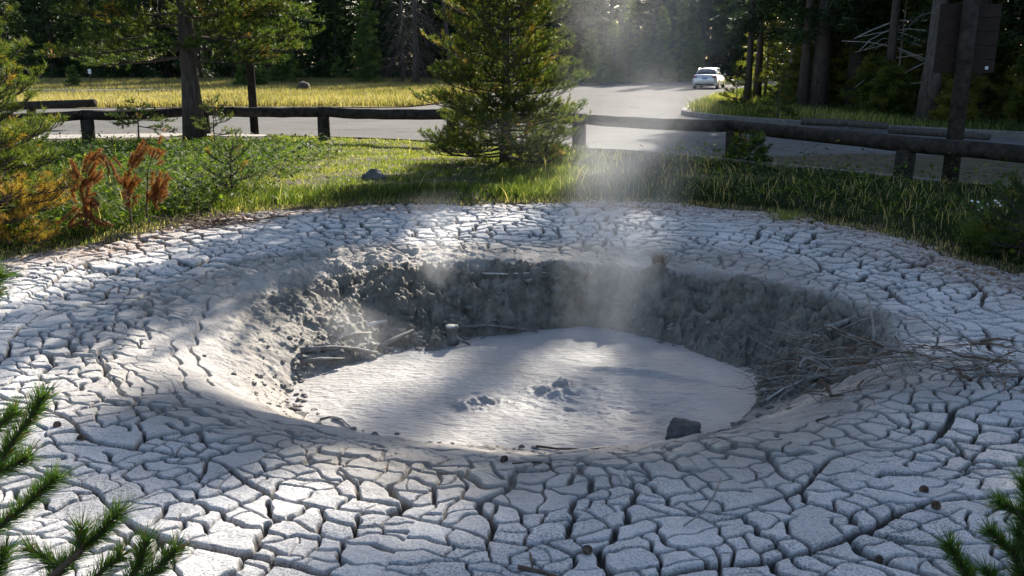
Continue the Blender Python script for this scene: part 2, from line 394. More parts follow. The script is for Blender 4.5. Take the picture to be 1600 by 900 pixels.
    # a few long cracks wandering over the smooth rim
    for (pts, w_) in (([(110, 520), (130, 560), (190, 640), (300, 700)], .028), ([(270, 540), (290, 600), (350, 640), (430, 665), (520, 690)], .014), ([(640, 690), (665, 703), (720, 705)], .02), ([(790, 700), (830, 715), (870, 712)], .012), ([(330, 480), (300, 540), (330, 585)], .012), ([(560, 700), (600, 715), (680, 720)], .008)):
        W = [at(a, b, -.25) for a, b in pts]
        for p, q in zip(W[:-1], W[1:]):
            d = Vector((q.x - p.x, q.y - p.y)); L = d.length; d /= L
            u = (Xw - p.x) * d.x + (Yw - p.y) * d.y; v = -(Xw - p.x) * d.y + (Yw - p.y) * d.x
            dd = np.hypot(v + .02 * np.sin(u * 23), np.maximum(np.maximum(-u, u - L), 0))
            near = dd < .15
            z[near] -= (.035 * (1 - sstep(w_ * .3, w_ * .5 + .012, dd[near])))
    # outer edge dives under the turf
    z -= .25 * sstep(.15, 1.0, r - ro + .18 * fbm(X * 1.5, Y * 1.5, 141, 4))
    zone = 1 - sstep(-.25, .55, rr - rc + .3 * fbm(X * 1.8, Y * 1.8, 151, 3))
    leftdry = np.exp(-((X + 2.6) ** 2 / 1.1 + (Y - 6.4) ** 2 / 1.3))
    zone = zone * (1 - .45 * leftdry)
    zone += zone * (1 - sstep(-.02, .35, rr - rw + .12 * fbm(X * 3, Y * 3, 161, 3))) * (.45 + .55 * steep) * (1 - .8 * leftdry)
    crack = sstep(.008, .030, -Hc) * np.clip(mask * 1.3, 0, 1) * .95
    litter = sstep(-1.0, .1, r - ro + .5 * fbm(X * 1.2, Y * 1.2, 171, 4)) * (Y > 7) * (.4 + .6 * (np.abs(X) > 1))
    i = np.arange(NY - 1)[:, None] * NX + np.arange(NX - 1)[None, :]
    f = np.stack([i, i + 1, i + 1 + NX, i + NX], -1).reshape(-1, 4)
    me = npmesh('mud_ground', np.stack([X, Y, z], 1), [f], M['mud'], True, {'zone': zone, 'crack': crack, 'litter': litter, 'tint': Tn})
    o = tag(link('mud_ground', me), 'pale cracked dried mud sloping down into the steaming pit', kind='structure')
    return X.reshape(NY, NX), Y.reshape(NY, NX), z.reshape(NY, NX), yy
MX, MY, MZ, MYY = build_mud()
def mud_z(x, y):
    j = int(np.clip(np.searchsorted(MYY, y), 1, len(MYY) - 1)); row = MX[j]; i = int(np.clip(np.searchsorted(row, x), 1, len(row) - 1))
    return float(max(MZ[j, i], ZP))

def build_pool():
    nr, na = 240, 620
    th = np.linspace(-np.pi, np.pi, na, endpoint=False); rp = polar_eval(T_pool, th)
    t = np.linspace(0, 1, nr)[1:] ** .8
    X = PCX + t[:, None] * (rp + .30)[None, :] * np.cos(th)[None, :]; Y = PCY + t[:, None] * (rp + .30)[None, :] * np.sin(th)[None, :]
    X = np.concatenate([[PCX], X.ravel()]); Y = np.concatenate([[PCY], Y.ravel()])
    ux = X + .12 * fbm(X * 1.5, Y * 1.5, 3); uy = Y + .12 * fbm(X * 1.5 + 9, Y * 1.5, 4)
    z = ZP + .014 * fbm(ux * 2, uy * 3.4, 200, 5) + .012 * np.abs(fbm(ux * 6, uy * 13, 210, 4))
    for (px, py, rad, h) in ((735, 632, .14, .10), (760, 628, .07, .06), (868, 618, .13, .07), (875, 602, .06, .11), (850, 612, .07, .07), (893, 616, .06, .05)):
        p = at(px, py, ZP); d = np.hypot(X - p.x, Y - p.y) + .05 * fbm(X * 14, Y * 14, 220, 3)
        z += h * .7 * np.clip(1 - (d / rad) ** 2, 0, 1) * (.8 + .5 * fbm(X * 16, Y * 16, 230, 3))
        z += .012 * np.cos(d * 48) * np.exp(-d / .16) * (d > rad * .8)
    # ridge of folded mud right of centre and boiling chop below it
    p = at(1000, 585, ZP); d = np.abs((Y - p.y) + .35 * (X - p.x) + .06 * fbm(X * 4, Y * 4, 240, 3)); z += .05 * np.exp(-(d / .07) ** 2) * np.exp(-((X - p.x) / .45) ** 2)
    p = at(950, 640, ZP); g = np.exp(-(((X - p.x) / .7) ** 2 + ((Y - p.y) / .5) ** 2)); z += g * .02 * fbm(X * 12, Y * 16, 250, 4)
    f3 = np.stack([np.zeros(na, int), 1 + np.arange(na), 1 + (np.arange(na) + 1) % na], 1)
    a = 1 + np.arange(nr - 2)[:, None] * na; j = np.arange(na)[None, :]; j2 = (j + 1) % na
    f4 = np.stack([a + j, a + na + j, a + na + j2, a + j2], -1).reshape(-1, 4)
    me = npmesh('mud_pool', np.stack([X, Y, z], 1), [f3, f4], M['pool'], True)
    tag(link('mud_pool', me), 'round pool of liquid grey mud bubbling at the pit bottom', kind='structure')
build_pool()

# ------------------------------------------------------------------ ground, road, path
def build_ground():
    def axis(n, near, far):
        t = np.linspace(-1, 1, n); return np.sign(t) * (near * np.abs(t) + (far - near) * np.abs(t) ** 5)
    xs = axis(340, 22, 500); ys = 9 + axis(400, 22, 900)
    X, Y = np.meshgrid(xs, ys); sh = X.shape; X = X.ravel(); Y = Y.ravel()
    th, r, rp, rw, zw, rc, ro, wob = pit_fields(X, Y)
    e = r - ro + .18 * fbm(X * 1.5, Y * 1.5, 141, 4)
    z = -1.3 + 1.3 * sstep(-.9, .12, e)
    z += sstep(.1, .9, e) * (.05 * (1 + fbm(X * .7, Y * .7, 300, 3))) * (Y < 19)
    z -= .06 * sstep(17, 20, Y)
    i = np.arange(sh[0] - 1)[:, None] * sh[1] + np.arange(sh[1] - 1)[None, :]
    f = np.stack([i, i + 1, i + 1 + sh[1], i + sh[1]], -1).reshape(-1, 4)
    me = npmesh('ground', np.stack([X, Y, z], 1), [f], M['soil'], True)
    tag(link('ground', me), 'dark soil under the turf and the forest', kind='structure')
build_ground()
def sheet(name, pts, z, m, label, thick=0):
    bm = bmesh.new(); vs = [bm.verts.new((x, y, z)) for x, y in pts]; f = bm.faces.new(vs)
    if f.normal.z < 0: bmesh.ops.reverse_faces(bm, faces=[f])
    if thick:
        r = bmesh.ops.extrude_face_region(bm, geom=[f]); bmesh.ops.translate(bm, vec=(0, 0, -thick), verts=[v for v in r['geom'] if isinstance(v, bmesh.types.BMVert)])
        bmesh.ops.recalc_face_normals(bm, faces=bm.faces[:])
    bmesh.ops.triangulate(bm, faces=bm.faces[:])
    o = bmobj(name, bm, m); return tag(o, label, kind='structure')
def smoothline(pts, n=8):
    P = [Vector((p[0], p[1], 0)) for p in pts]; o = []
    for i in range(len(P) - 1):
        a, b, c, d = P[max(i - 1, 0)], P[i], P[i + 1], P[min(i + 2, len(P) - 1)]
        for k in range(n):
            t = k / n; v = .5 * ((2 * b) + (c - a) * t + (2 * a - 5 * b + 4 * c - d) * t * t + (3 * b - a - 3 * c + d) * t ** 3); o.append((v.x, v.y))
    o.append((P[-1].x, P[-1].y)); return o
def m_road():
    m, n, l, b = mat('worn_asphalt')
    co = n.new('ShaderNodeTexCoord').outputs['Object']
    c = ramp(n, l, noise(n, l, .35, 6, co).outputs['Fac'], [(0.3, (.125, .12, .112)), (0.7, (.19, .18, .17))]).outputs[0]
    g = ramp(n, l, noise(n, l, 18, 4, co, .8).outputs['Fac'], [(0.35, (.45, .45, .45)), (0.6, (1, 1, 1))]).outputs[0]
    c = mixc(n, l, .8, c, g, 'MULTIPLY')
    mp = n.new('ShaderNodeMapping'); mp.inputs['Scale'].default_value = (.25, 1.2, 1); l.new(co, mp.inputs[0])
    v = n.new('ShaderNodeTexVoronoi'); v.feature = 'DISTANCE_TO_EDGE'; v.inputs['Scale'].default_value = .5; l.new(mp.outputs[0], v.inputs[0])
    k = ramp(n, l, v.outputs[0], [(0.0, (.35, .35, .35)), (0.015, (1, 1, 1))]).outputs[0]
    c = mixc(n, l, .6, c, k, 'MULTIPLY')
    l.new(c, b.inputs['Base Color']); b.inputs['Roughness'].default_value = 1; b.inputs['Specular IOR Level'].default_value = .08
    bump(n, l, b, noise(n, l, 30, 4, co, .8).outputs['Fac'], .5, .01)
    return m
M['road'] = m_road()
near_edge = smoothline([(-60, 18), (-30, 20.5), (-14, 23.0), (-9.1, 24.2), (-5.0, 23.9), (-1.6, 22.3), (1.5, 19.9), (2.9, 18.9), (5.9, 15.3), (7.6, 13.2), (11, 9.5), (16, 4), (22, -4)])
far_edge = smoothline([(40, -4), (60, 20), (75, 60), (80, 95), (60, 104), (40, 103), (26, 98), (18, 93), (9.7, 87), (4.0, 75), (-.8, 58), (-2.8, 44), (-4.9, 38.9), (-11, 39.3), (-21, 37.8), (-40, 36), (-60, 34)])
sheet('road', near_edge + far_edge, -.02, M['road'], 'pale worn asphalt road curving past the mud pit')
sheet('path', [(-14, 21.3), (-9.2, 22.3), (-6.2, 22.6), (-6.2, 23.2), (-9.1, 23.6), (-14, 22.6)], .085, M['path'], 'strip of light gravel path behind the log fence')
sheet('meadow_ground', [(-70, 34.5), (-40, 36.4), (-21, 38.1), (-11, 39.6), (-4.9, 39.2), (-3.1, 44), (-1.2, 58), (3.6, 75), (4, 82), (-70, 82)], -.012, M['straw'], 'strip of straw coloured ground in front of the forest')
isl = smoothline([(26, 13), (20, 17.6), (16, 20.6), (13.2, 23.2), (10.4, 26), (8.1, 28.9), (6.9, 31.2), (6.4, 33.6), (7.2, 37), (9.4, 43.6), (13.9, 57), (16.8, 63.5), (24, 74), (40, 80), (58, 74)]) + [(52, 45), (44, 18), (34, 8)]
sheet('island_ground', isl, .10, M['duff'], 'raised forest island inside the bend of the road', .2)
# kerbs
def kerb(name, line, w_, h, label, z0=-.05):
    bm = bmesh.new(); prev = None
    P = [Vector((x, y, 0)) for x, y in line]
    for i, p in enumerate(P):
        d = (P[min(i + 1, len(P) - 1)] - P[max(i - 1, 0)]).normalized(); nn = Vector((-d.y, d.x, 0))
        ring = [bm.verts.new(p + nn * s * w_ / 2 + Vector((0, 0, zz))) for s, zz in ((-1, z0), (-1, h - .02), (-.75, h), (.75, h), (1, h - .02), (1, z0))]
        if prev:
            for k in range(5): bm.faces.new((prev[k], prev[k + 1], ring[k + 1], ring[k]))
        prev = ring
    bmesh.ops.recalc_face_normals(bm, faces=bm.faces[:])
    return tag(bmobj(name, bm, M['kerb']), label, 'kerb', 'concrete kerbs')
kerb('kerb', [(x + .05, y + .05) for x, y in near_edge if x > .5], .16, .07, 'dark concrete kerb between the shaded grass and the road')
kerb('kerb', [(x, y) for x, y in isl[:-3] if x < 22 and y < 60], .2, .15, 'curved concrete kerb round the tip of the forest island')

# ------------------------------------------------------------------ vegetation generators
def needles(P, D, L, W, rng, tint):
    """one slim triangle per needle"""
    N = len(P); s = rng.normal(size=(N, 3)); s = np.cross(D, s); s /= np.linalg.norm(s, axis=1)[:, None] + 1e-9
    v = np.empty((N, 3, 3)); v[:, 0] = P - s * W[:, None] * .5; v[:, 1] = P + s * W[:, None] * .5; v[:, 2] = P + D * L[:, None]
    return v.reshape(-1, 3), np.arange(N * 3).reshape(-1, 3), np.repeat(tint, 3)
def unit(a): return a / (np.linalg.norm(a, axis=1)[:, None] + 1e-9)
def crown_far(seed, H, Rr, z0, nb, per, L, W, droop, tdark=.3, power=.8, sparse=0., clump=1.0):
    """branch sprays for trees seen from afar; returns needle mesh data + branch lines"""
    rng = np.random.default_rng(seed); Ps = []; Ds = []; Ts = []; lines = []
    for b in range(nb):
        t = (b + rng.random()) / nb; z = z0 + (H - z0) * t ** 1.05
        az = b * 2.4 + rng.uniform(-.5, .5); rl = Rr * (1 - t) ** power * rng.uniform(.55, 1.12) + .12
        if rng.random() < sparse: continue
        d = np.array((math.cos(az), math.sin(az), 0)); lat = np.array((-d[1], d[0], 0))
        n = max(6, int(per * (rl / Rr + .15)))
        u = rng.random(n) ** .7; v = rng.uniform(-1, 1, n) * (.42 - .30 * u) * rl * .75
        dz = -droop * rl * u + (.35 * droop * rl) * u ** 3 + rng.normal(0, .04, n) * rl
        if clump > 1: k = np.floor(u * 5) / 5; u = k * .75 + u * .25 + .05
        P = np.array((0, 0, z)) + d * (u * rl)[:, None] + lat * v[:, None]; P[:, 2] += dz
        m = 4; P4 = np.repeat(P, m, 0) + rng.normal(0, L * .18, (n * m, 3))
        D = unit(d * .9 + lat * np.repeat(v / rl * 1.5, m)[:, None] + rng.normal(0, .55, (n * m, 3)) + np.array((0, 0, .1 - droop * .4)))
        Ps.append(P4); Ds.append(D); Ts.append(np.clip(tdark + rng.normal(0, .12) + rng.normal(0, .16, n * m) + .25 * np.repeat(u, m), 0, .92))
        lines.append((z, d, rl, droop))
    P = np.concatenate(Ps); D = np.concatenate(Ds); T = np.concatenate(Ts); N = len(P)
    return needles(P, D, L * rng.uniform(.6, 1.3, N), W * rng.uniform(.7, 1.3, N), rng, T), lines
def trunk_tube(tb, H, r0, seed, k=8, lean=0, bend=.15, z0=-.1):
    rr = random.Random(seed); n = 9; a = rr.uniform(0, 6); pts = []; rad = []
    for i in range(n):
        t = i / (n - 1); pts.append((lean * H * t + bend * math.sin(t * 3 + a) * .3 * t, bend * math.cos(t * 2.3 + a) * .3 * t, z0 + (H - z0) * t))
        rad.append(r0 * (1 - t * .88) * (1.35 if i == 0 else 1))
    tb.add(pts, rad, k); return pts
def far_tree(name, loc, label, cat, seed, H, Rr, z0, nb, per, L, W, droop, m='dark', bark='bark', group=None, r0=None, tdark=.3, power=.8, sparse=0., lean=0):
    e = empty(name, loc, label, cat, group)
    (v, f, t), lines = crown_far(seed, H, Rr, z0, nb, per, L, W, droop, tdark, power, sparse)
    v[:, 0] += lean * v[:, 2]
    link('crown', npmesh('crown', v, [f], M[m], False, {'tint': t}), e)
    tb = Tubes(); trunk_tube(tb, H * .97, r0 or (.012 * H + .05), seed, lean=lean, bend=.1)
    for (z, d, rl, dr) in lines[::2]:
        p0 = Vector((lean * z, 0, z)); tb.add([p0, p0 + Vector(d) * rl * .5 + Vector((0, 0, -dr * rl * .4)), p0 + Vector(d) * rl * .85 + Vector((0, 0, -dr * rl * .55))], [.012 * rl + .01, .012, .005], 3, False)
    link('trunk', tb.mesh('trunk', M[bark]), e); return e
def copy_tree(o, loc, rz, s, label, group=None):
    c = o.copy(); C.objects.link(c); c.location = loc; c.rotation_euler = (0, 0, rz); c.scale = (s[0], s[0], s[1]) if isinstance(s, tuple) else (s, s, s)
    c['label'] = label
    if group: c['group'] = group
    for ch in list(o.children):
        d = ch.copy(); C.objects.link(d); d.parent = c
    return c

# ------------------------------------------------------------------ background forest
rnd = random.Random(11)
FG = {'l': ('tall dark conifer in the forest behind the dry meadow', 'conifers behind the meadow'),
      'c': ('dark green conifer in the forest edge beyond the bend of the road', 'conifers beyond the road bend'),
      'r': ('tall dark conifer on the shaded forest island right of the road', 'conifers on the forest island'),
      'd': ('dark conifer deep in the forest behind the front rows of trees', 'conifers deep in the forest')}
protos = [far_tree('conifer_tree', (-33, 80, 0), 'broad skirted conifer at the front of the forest, far left', 'tree', 1, 19, 2.7, .3, 110, 42, .42, .085, .28, group=FG['l'][1], tdark=.35),
          far_tree('conifer_tree', (-27.5, 81, 0), 'narrow conifer at the front of the forest, left of the thick pine', 'tree', 2, 22, 2.2, .8, 120, 34, .38, .08, .35, group=FG['l'][1], tdark=.25),
          far_tree('conifer_tree', (-21.6, 82, 0), 'short bushy conifer at the front of the forest, behind the light fir', 'tree', 3, 16, 3.1, .2, 95, 46, .45, .085, .15, group=FG['l'][1], tdark=.45),
          far_tree('conifer_tree', (-16.4, 81, 0), 'high crowned conifer just left of the slender light fir', 'tree', 4, 24, 2.6, 3.2, 110, 34, .42, .085, .3, group=FG['l'][1], tdark=.3)]
KIND = ['broad skirted', 'narrow', 'short bushy', 'high crowned']
def zone(px):
    for lim, t in ((60, 'at the far left'), (250, 'left of the thick fence pine'), (400, 'between the thick pine and the sign post'), (560, 'right of the sign post'), (700, 'near the grey dead tree'), (900, 'behind the bushy centre pine'), (1060, 'left of the car'), (1160, 'behind the car')):
        if px < lim: return t
    return 'right of the car'
def put(px, Y, key, k=None, s=None, zb=0):
    k = rnd.randrange(4) if k is None else k; X = (px - 800) / CF * Y * .985
    s = s or rnd.uniform(.8, 1.15)
    return copy_tree(protos[k], (X, Y, zb), rnd.uniform(0, 6.28), (s * rnd.uniform(.95, 1.3), s), KIND[k] + {'l': ' conifer in the meadow forest front, ', 'c': ' conifer in the forest edge beyond the road, ', 'd': ' conifer deep in the forest, '}[key] + zone(px), FG[key][1])
for px in range(-140, 700, 34):
    put(px + rnd.uniform(-12, 12), rnd.uniform(80, 88), 'l')
for px in range(-160, 900, 30):
    put(px + rnd.uniform(-14, 14), rnd.uniform(91, 104), 'd')
for px in range(-180, 1250, 36):
    put(px + rnd.uniform(-14, 14), rnd.uniform(108, 130), 'd', s=rnd.uniform(1.0, 1.3))
for px in range(700, 1200, 26):
    put(px + rnd.uniform(-9, 9), 86 + max(0, (px - 850)) * .05 + rnd.uniform(2, 9), 'c', s=rnd.uniform(.7, 1.1))
for px in range(690, 1220, 30):
    put(px + rnd.uniform(-9, 9), 104 + rnd.uniform(0, 10), 'c', s=rnd.uniform(.9, 1.2))
# small pale-green young firs at the edge behind the road
for i, (px, py, h) in enumerate([(960, 131, 4.2), (985, 130, 6.2), (1010, 128, 4.6), (1035, 129, 5.4), (1065, 128, 6.6), (1088, 127, 4.4), (925, 132, 3.6)]):
    p = at(px, py); 
    far_tree('fir_tree', (p.x, p.y + 1.0, 0), ['first', 'second', 'third', 'fourth', 'fifth', 'sixth', 'seventh'][[1, 2, 3, 4, 5, 6, 0][i]] + ' pale young fir from the left along the far edge of the road bend', 'tree', 60 + i, h * 1.25, 1.5, .1, 60, 46, .26, .06, .12, m='fir', group='young firs beyond the road bend', tdark=.55)
# island: trees that stand right of the road and shade the pit
isl_trees = [(12.2, 36.5, 3, .95), (14.8, 42.5, 0, 1.0), (14.0, 37.5, 3, .9), (15.6, 31, 3, .85), (17.6, 34, 0, .95), (18.5, 28.5, 2, .9), (16.2, 45, 1, 1.05), (20, 40, 2, 1.1), (17.4, 50, 2, 1.0), (20, 56, 3, 1.0), (22, 33, 1, .9), (24, 46, 0, 1.1), (24.5, 62, 1, 1.), (24, 56, 2, 1.1), (27, 38, 0, 1.0), (21, 24.5, 3, .8), (25, 27, 2, .9), (30, 31, 1, 1.0), (30, 48, 3, 1.1), (28, 64, 0, 1.2), (34, 57, 2, 1.2), (36, 40, 1, 1.1), (23, 69, 3, 1.1), (33, 72, 0, 1.2), (40, 66, 1, 1.2)]
for (x, y, k, s) in isl_trees:
    copy_tree(protos[k], (x, y, .1), rnd.uniform(0, 6), (s * 1.05, s), KIND[k] + ' dark conifer on the forest island ' + ('left of the big dead trunk' if x / y < .45 else 'right of the big dead trunk' if y < 40 else 'behind the big dead trunk'), FG['r'][1])

# tall lodgepole pines: bare lower trunks, full tops whose shade lies over the pit
shade_p = far_tree('lodgepole_pine', (11.6, 36.5, .1), 'tall bare trunked pine standing on the forest island', 'tree', 95, 25, 2.1, 4.6, 100, 28, .5, .10, .22, group='lodgepole pines on the island', r0=.19, tdark=.35, power=.42)
for (x, y, s) in [(11.9, 44.5, .87), (9.8, 38.2, .64), (13.7, 40, 1.0), (13.6, 33.2, .92), (18, 37.5, 1.0), (20.5, 33, .95), (14.6, 46, 1.05), (17.6, 30.2, .9), (22, 41, 1.0), (18.6, 45, 1.05), (24.5, 35, .95), (21.5, 27.5, .85), (16.3, 40.5, 1.0), (27, 31, .9), (16.2, 52, 1.0), (30, 37, 1.0)]:
    copy_tree(shade_p, (x, y, .1), rnd.uniform(0, 6), s, 'tall bare trunked pine ' + ('near the island tip' if x / y < .31 else 'between the leaning trunk and the big dead one' if x / y < .42 else 'just left of the big dead trunk' if x / y < .47 else 'behind the sign board' if x / y < .56 else 'far right on the island') + (', front row' if y < 39 else ', back row'), 'lodgepole pines on the island')

far_tree('lodgepole_pine', (11.25, 43.6, .1), 'slender pine at the island tip with a small unseen flat crown added for its shadow', 'tree', 96, 22.35, .8, 21.6, 14, 60, .4, .09, .1, r0=.11, tdark=.4, power=.5)  # crown is out of view, shaped to throw a shadow lobe on the near mud
# ------------------------------------------------------------------ detailed pines
def pine(name, loc, label, cat, seed, H, Rr, z0, nb, tw, nd_, NL, NW, r0, up=.25, group=None, m='pine', dead_below=None, lopside=None, power=.75, tmean=.42, density=1., flat=.5, orange=.06, dead_needles=None, low=1.0):
    rng = np.random.default_rng(seed); rr = random.Random(seed)
    e = empty(name, loc, label, cat, group)
    tb = Tubes(); trunk_tube(tb, H * .97, r0, seed, 10, bend=.12)
    Ps, Ds, Ts = [], [], []
    for b in range(nb):
        t = ((b + rng.random()) / nb) ** low; z = z0 + (H - z0) * t
        az = b * 2.399 + rng.uniform(-.4, .4); rl = (Rr * (1 - t) ** power + .1) * rng.uniform(.7, 1.12)
        if lopside: rl *= lopside(az, z)
        if rl < .12: continue
        d = Vector((math.cos(az), math.sin(az), 0)); lat = Vector((-d.y, d.x, 0)); n = 6; pts = []
        el0 = rng.uniform(-.10, .12) + up * t; upv = up * (.35 + .75 * t)
        for i in range(n):
            u = i / (n - 1); pts.append(Vector((0, 0, z)) + d * (rl * u) + lat * (rng.normal(0, .02) * rl * u) + Vector((0, 0, rl * (el0 * u + upv * .9 * u * u - .14 * u))))
        tb.add(pts, [(.010 + .012 * rl) * (1 - .85 * i / (n - 1)) for i in range(n)], 4, False)
        nt_ = max(3, int(tw * rl / Rr * density) + 3)
        for k in range(nt_ + 1):
            u = 1.0 if k == nt_ else .18 + .80 * (k + rng.random()) / nt_
            j = min(int(u * (n - 1)), n - 2); fr = u * (n - 1) - j; p = pts[j].lerp(pts[j + 1], fr); dd = (pts[j + 1] - pts[j]).normalized()
            tl = (rl * .36 * (1.15 - u) + .12) * rng.uniform(.7, 1.3)
            sd_ = 0 if k == nt_ else (1 if k % 2 else -1)
            q = (dd * .8 + lat * sd_ * rng.uniform(.5, 1.1) + Vector((0, 0, rng.uniform(.0, .5)))).normalized()
            q2 = (q + Vector((0, 0, up * 1.2))).normalized(); mid = p + q * tl * .5; tip = mid + q2 * tl * .5
            tb.add([p, mid, tip], [.008, .006, .003], 3, False)
            shoots = [(p, tip, tl)]
            for _ in range(1 + int(tl / .16)):
                c = p.lerp(tip, rng.uniform(.35, .95)); s2 = (q2 + Vector(rng.normal(0, .55, 3)) + Vector((0, 0, .2))).normalized(); l2 = tl * rng.uniform(.25, .5)
                shoots.append((c, c + s2 * l2, l2))
            isdead = (dead_below is not None and z < dead_below * rng.uniform(.6, 1.3)) or rng.random() < orange
            tt = tmean + rng.normal(0, .13)
            for (a, c, ll) in shoots:
                nn = max(6, int(nd_ * (ll / .2) ** .8)); uu = rng.random(nn) * .75 + .28
                A = np.array(a); B = np.array(c); ax = (B - A) / (np.linalg.norm(B - A) + 1e-9)
                P = A + (B - A) * uu[:, None]
                rad = np.cross(ax, rng.normal(size=(nn, 3))); rad = unit(rad); D = unit(ax * .75 + rad * .75 + np.array((0, 0, .1)))
                Ps.append(P); Ds.append(D)
                Ts.append(np.clip((.985 + rng.normal(0, .012, nn)) if isdead else tt + rng.normal(0, .1, nn) + .18 * uu - .05, 0, 1))
    P = np.concatenate(Ps); D = np.concatenate(Ds); T = np.concatenate(Ts); N = len(P)
    v, f, t = needles(P, D, NL * rng.uniform(.7, 1.25, N), NW * rng.uniform(.8, 1.2, N), rng, T)
    link('crown', npmesh('crown', v, [f], M[m], False, {'tint': t}), e)
    link('trunk', tb.mesh('trunk', M['bark']), e)
    return e, N
cp = at(790, 260)
e, N1 = pine('pine_tree', (cp.x, cp.y, 0), 'bushy green pine with golden tips standing behind the pit in front of the log fence', 'tree', 21, 6.6, 1.5, .16, 160, 15, 28, .07, .0105, .10, up=.5, power=.55, tmean=.53, orange=.02, low=1.12,
     lopside=lambda az, z: .75 if (.9 < (az % 6.283) < 2.2 and z < .8) else 1)
lp = at(305, 219)
def trim_left(az, z): return 1.0
e, N2 = pine('pine_tree', (lp.x, lp.y, 0), 'tall pine with bare thick lower trunk beside the log fence on the left', 'tree', 22, 13, 3.2, 1.9, 120, 20, 22, .09, .016, .23, up=.15, power=.5, tmean=.42, orange=.06)
# its few low sprays
e3, _ = pine('pine_sapling', (lp.x - 1.15, lp.y - .6, 0), 'low sprays of a small pine left of the thick trunk by the fence', 'tree', 23, .95, .9, .35, 10, 8, 26, .07, .011, .03, up=.05, tmean=.35)
e3, _ = pine('pine_sapling', (lp.x + .75, lp.y - .8, 0), 'small thin pine seedling in the grass right of the thick trunk', 'tree', 24, .95, .45, .2, 12, 5, 24, .06, .010, .02, up=.4, tmean=.45)
# left edge pine with dying lower needles
e, N3 = pine('pine_tree', (-5.6, 9.3, 0), 'young pine at the left edge with orange dying lower needles', 'tree', 25, 2.75, .95, .1, 80, 13, 46, .06, .0055, .05, up=.45, power=.6, dead_below=.5, tmean=.5, orange=.03)
e, _ = pine('pine_sapling', (-6.9, 12.6, 0), 'small green pine with upright shoots behind the dead orange saplings', 'tree', 26, 1.0, .6, .1, 26, 7, 36, .055, .007, .03, up=.5, tmean=.45)
e, _ = pine('pine_sapling', (-3.85, 12.3, 0), 'small pine seedling with spread shoots above the dark hollow left of the lawn', 'tree', 27, .8, .25, .1, 13, 3, 30, .055, .007, .03, up=.5, tmean=.4)
def dead_sapling(label, Y0, stem, shoots, seed):
    rng = np.random.default_rng(seed); b = atY(*stem[0], Y0); e = empty('dead_sapling', (b.x, b.y, .03), label, 'dead sapling'); B = Vector((b.x, b.y, .03)); tb = Tubes(); Ps, Ds, Ts = [], [], []
    def W(l, dy=0): return [atY(x, y, Y0 + dy * k) - B for k, (x, y) in enumerate(l)]
    tb.add([Vector((0, 0, -.1))] + W(stem), [.014, .012] + [.011 - .008 * k / len(stem) for k in range(1, len(stem))], 6)
    for j, sh in enumerate(shoots):
        pts = W(sh, rng.uniform(-.05, .05)); tb.add(pts, [.005, .004] + [.003] * (len(pts) - 2), 4, False)
        for a, c in zip(pts[:-1], pts[1:]):
            for _ in range(4):
                o2 = Vector(rng.normal(0, .028, 3)); a2, c2 = a + o2, c + o2 * 1.6; L = (c2 - a2).length; nn = int(L * 1500); A = np.array(a2); Bv = np.array(c2); ax = (Bv - A) / (L + 1e-9)
                P = A + (Bv - A) * rng.random(nn)[:, None]; rad = unit(np.cross(ax, rng.normal(size=(nn, 3)))); D = unit(ax * .8 + rad * .5 + np.array((0, 0, -.35)))
                Ps.append(P); Ds.append(D); Ts.append(np.clip(rng.normal(.5, .2, nn), 0, 1))
    P = np.concatenate(Ps); N = len(P); v, f, t = needles(P, np.concatenate(Ds), .055 * rng.uniform(.6, 1.2, N), .004 * rng.uniform(.8, 1.2, N), rng, np.concatenate(Ts))
    link('crown', npmesh('crown', v, [f], M['dead'], False, {'tint': t}), e); link('trunk', tb.mesh('trunk', M['twig']), e)
dead_sapling('tallest dead orange pine sapling with drooping top, by the mud edge at left', 9.75, [(137, 368), (132, 330), (129, 300), (137, 262), (150, 243), (160, 242)],
    [[(136, 345), (131, 320), (129, 298)], [(129, 300), (134, 275), (145, 250)], [(145, 252), (158, 243), (170, 250), (178, 268)], [(130, 282), (120, 276), (111, 260)], [(131, 325), (145, 340), (163, 350)], [(132, 335), (118, 332), (104, 345)], [(134, 350), (140, 356), (136, 372)], [(131, 310), (145, 308), (158, 318)], [(133, 290), (146, 285), (158, 272)], [(134, 345), (122, 350), (112, 358)]], 1)
dead_sapling('small dead orange sapling with an upswept tip, middle one of the three', 10.3, [(203, 330), (200, 300), (198, 280), (205, 262), (226, 228)],
    [[(198, 285), (203, 265), (212, 250)], [(208, 258), (216, 244), (226, 229)], [(198, 300), (206, 290), (214, 278)], [(200, 308), (196, 292), (192, 278)], [(200, 305), (203, 315), (198, 322)]], 2)
dead_sapling('dead sapling with a bare grey stem and rusty clumps, rightmost of the three', 10.5, [(229, 330), (230, 300), (231, 265), (240, 240), (246, 232)],
    [[(240, 315), (244, 298), (250, 275)], [(250, 305), (256, 290), (260, 282)], [(232, 310), (240, 300), (246, 290)], [(240, 250), (246, 240), (250, 236)], [(238, 306), (246, 312), (255, 308)]], 3)
for i, (px, py, h, lab) in enumerate([(1150, 176, 1.7, 'scruffy little pine near the tip of the forest island'), (1214, 187, 1.5, 'spindly dark pine sapling beside the leaning trunk on the island'), (1168, 258, .5, 'tiny pine seedling in the shaded grass by the kerb')]):
    p = at(px, py, .1); pine('pine_sapling', (p.x, p.y, .08), lab, 'tree', 50 + i, h, .3 * h + .08, .1, 16, 5, 22, .08, .014, .025, up=.3, tmean=.4)
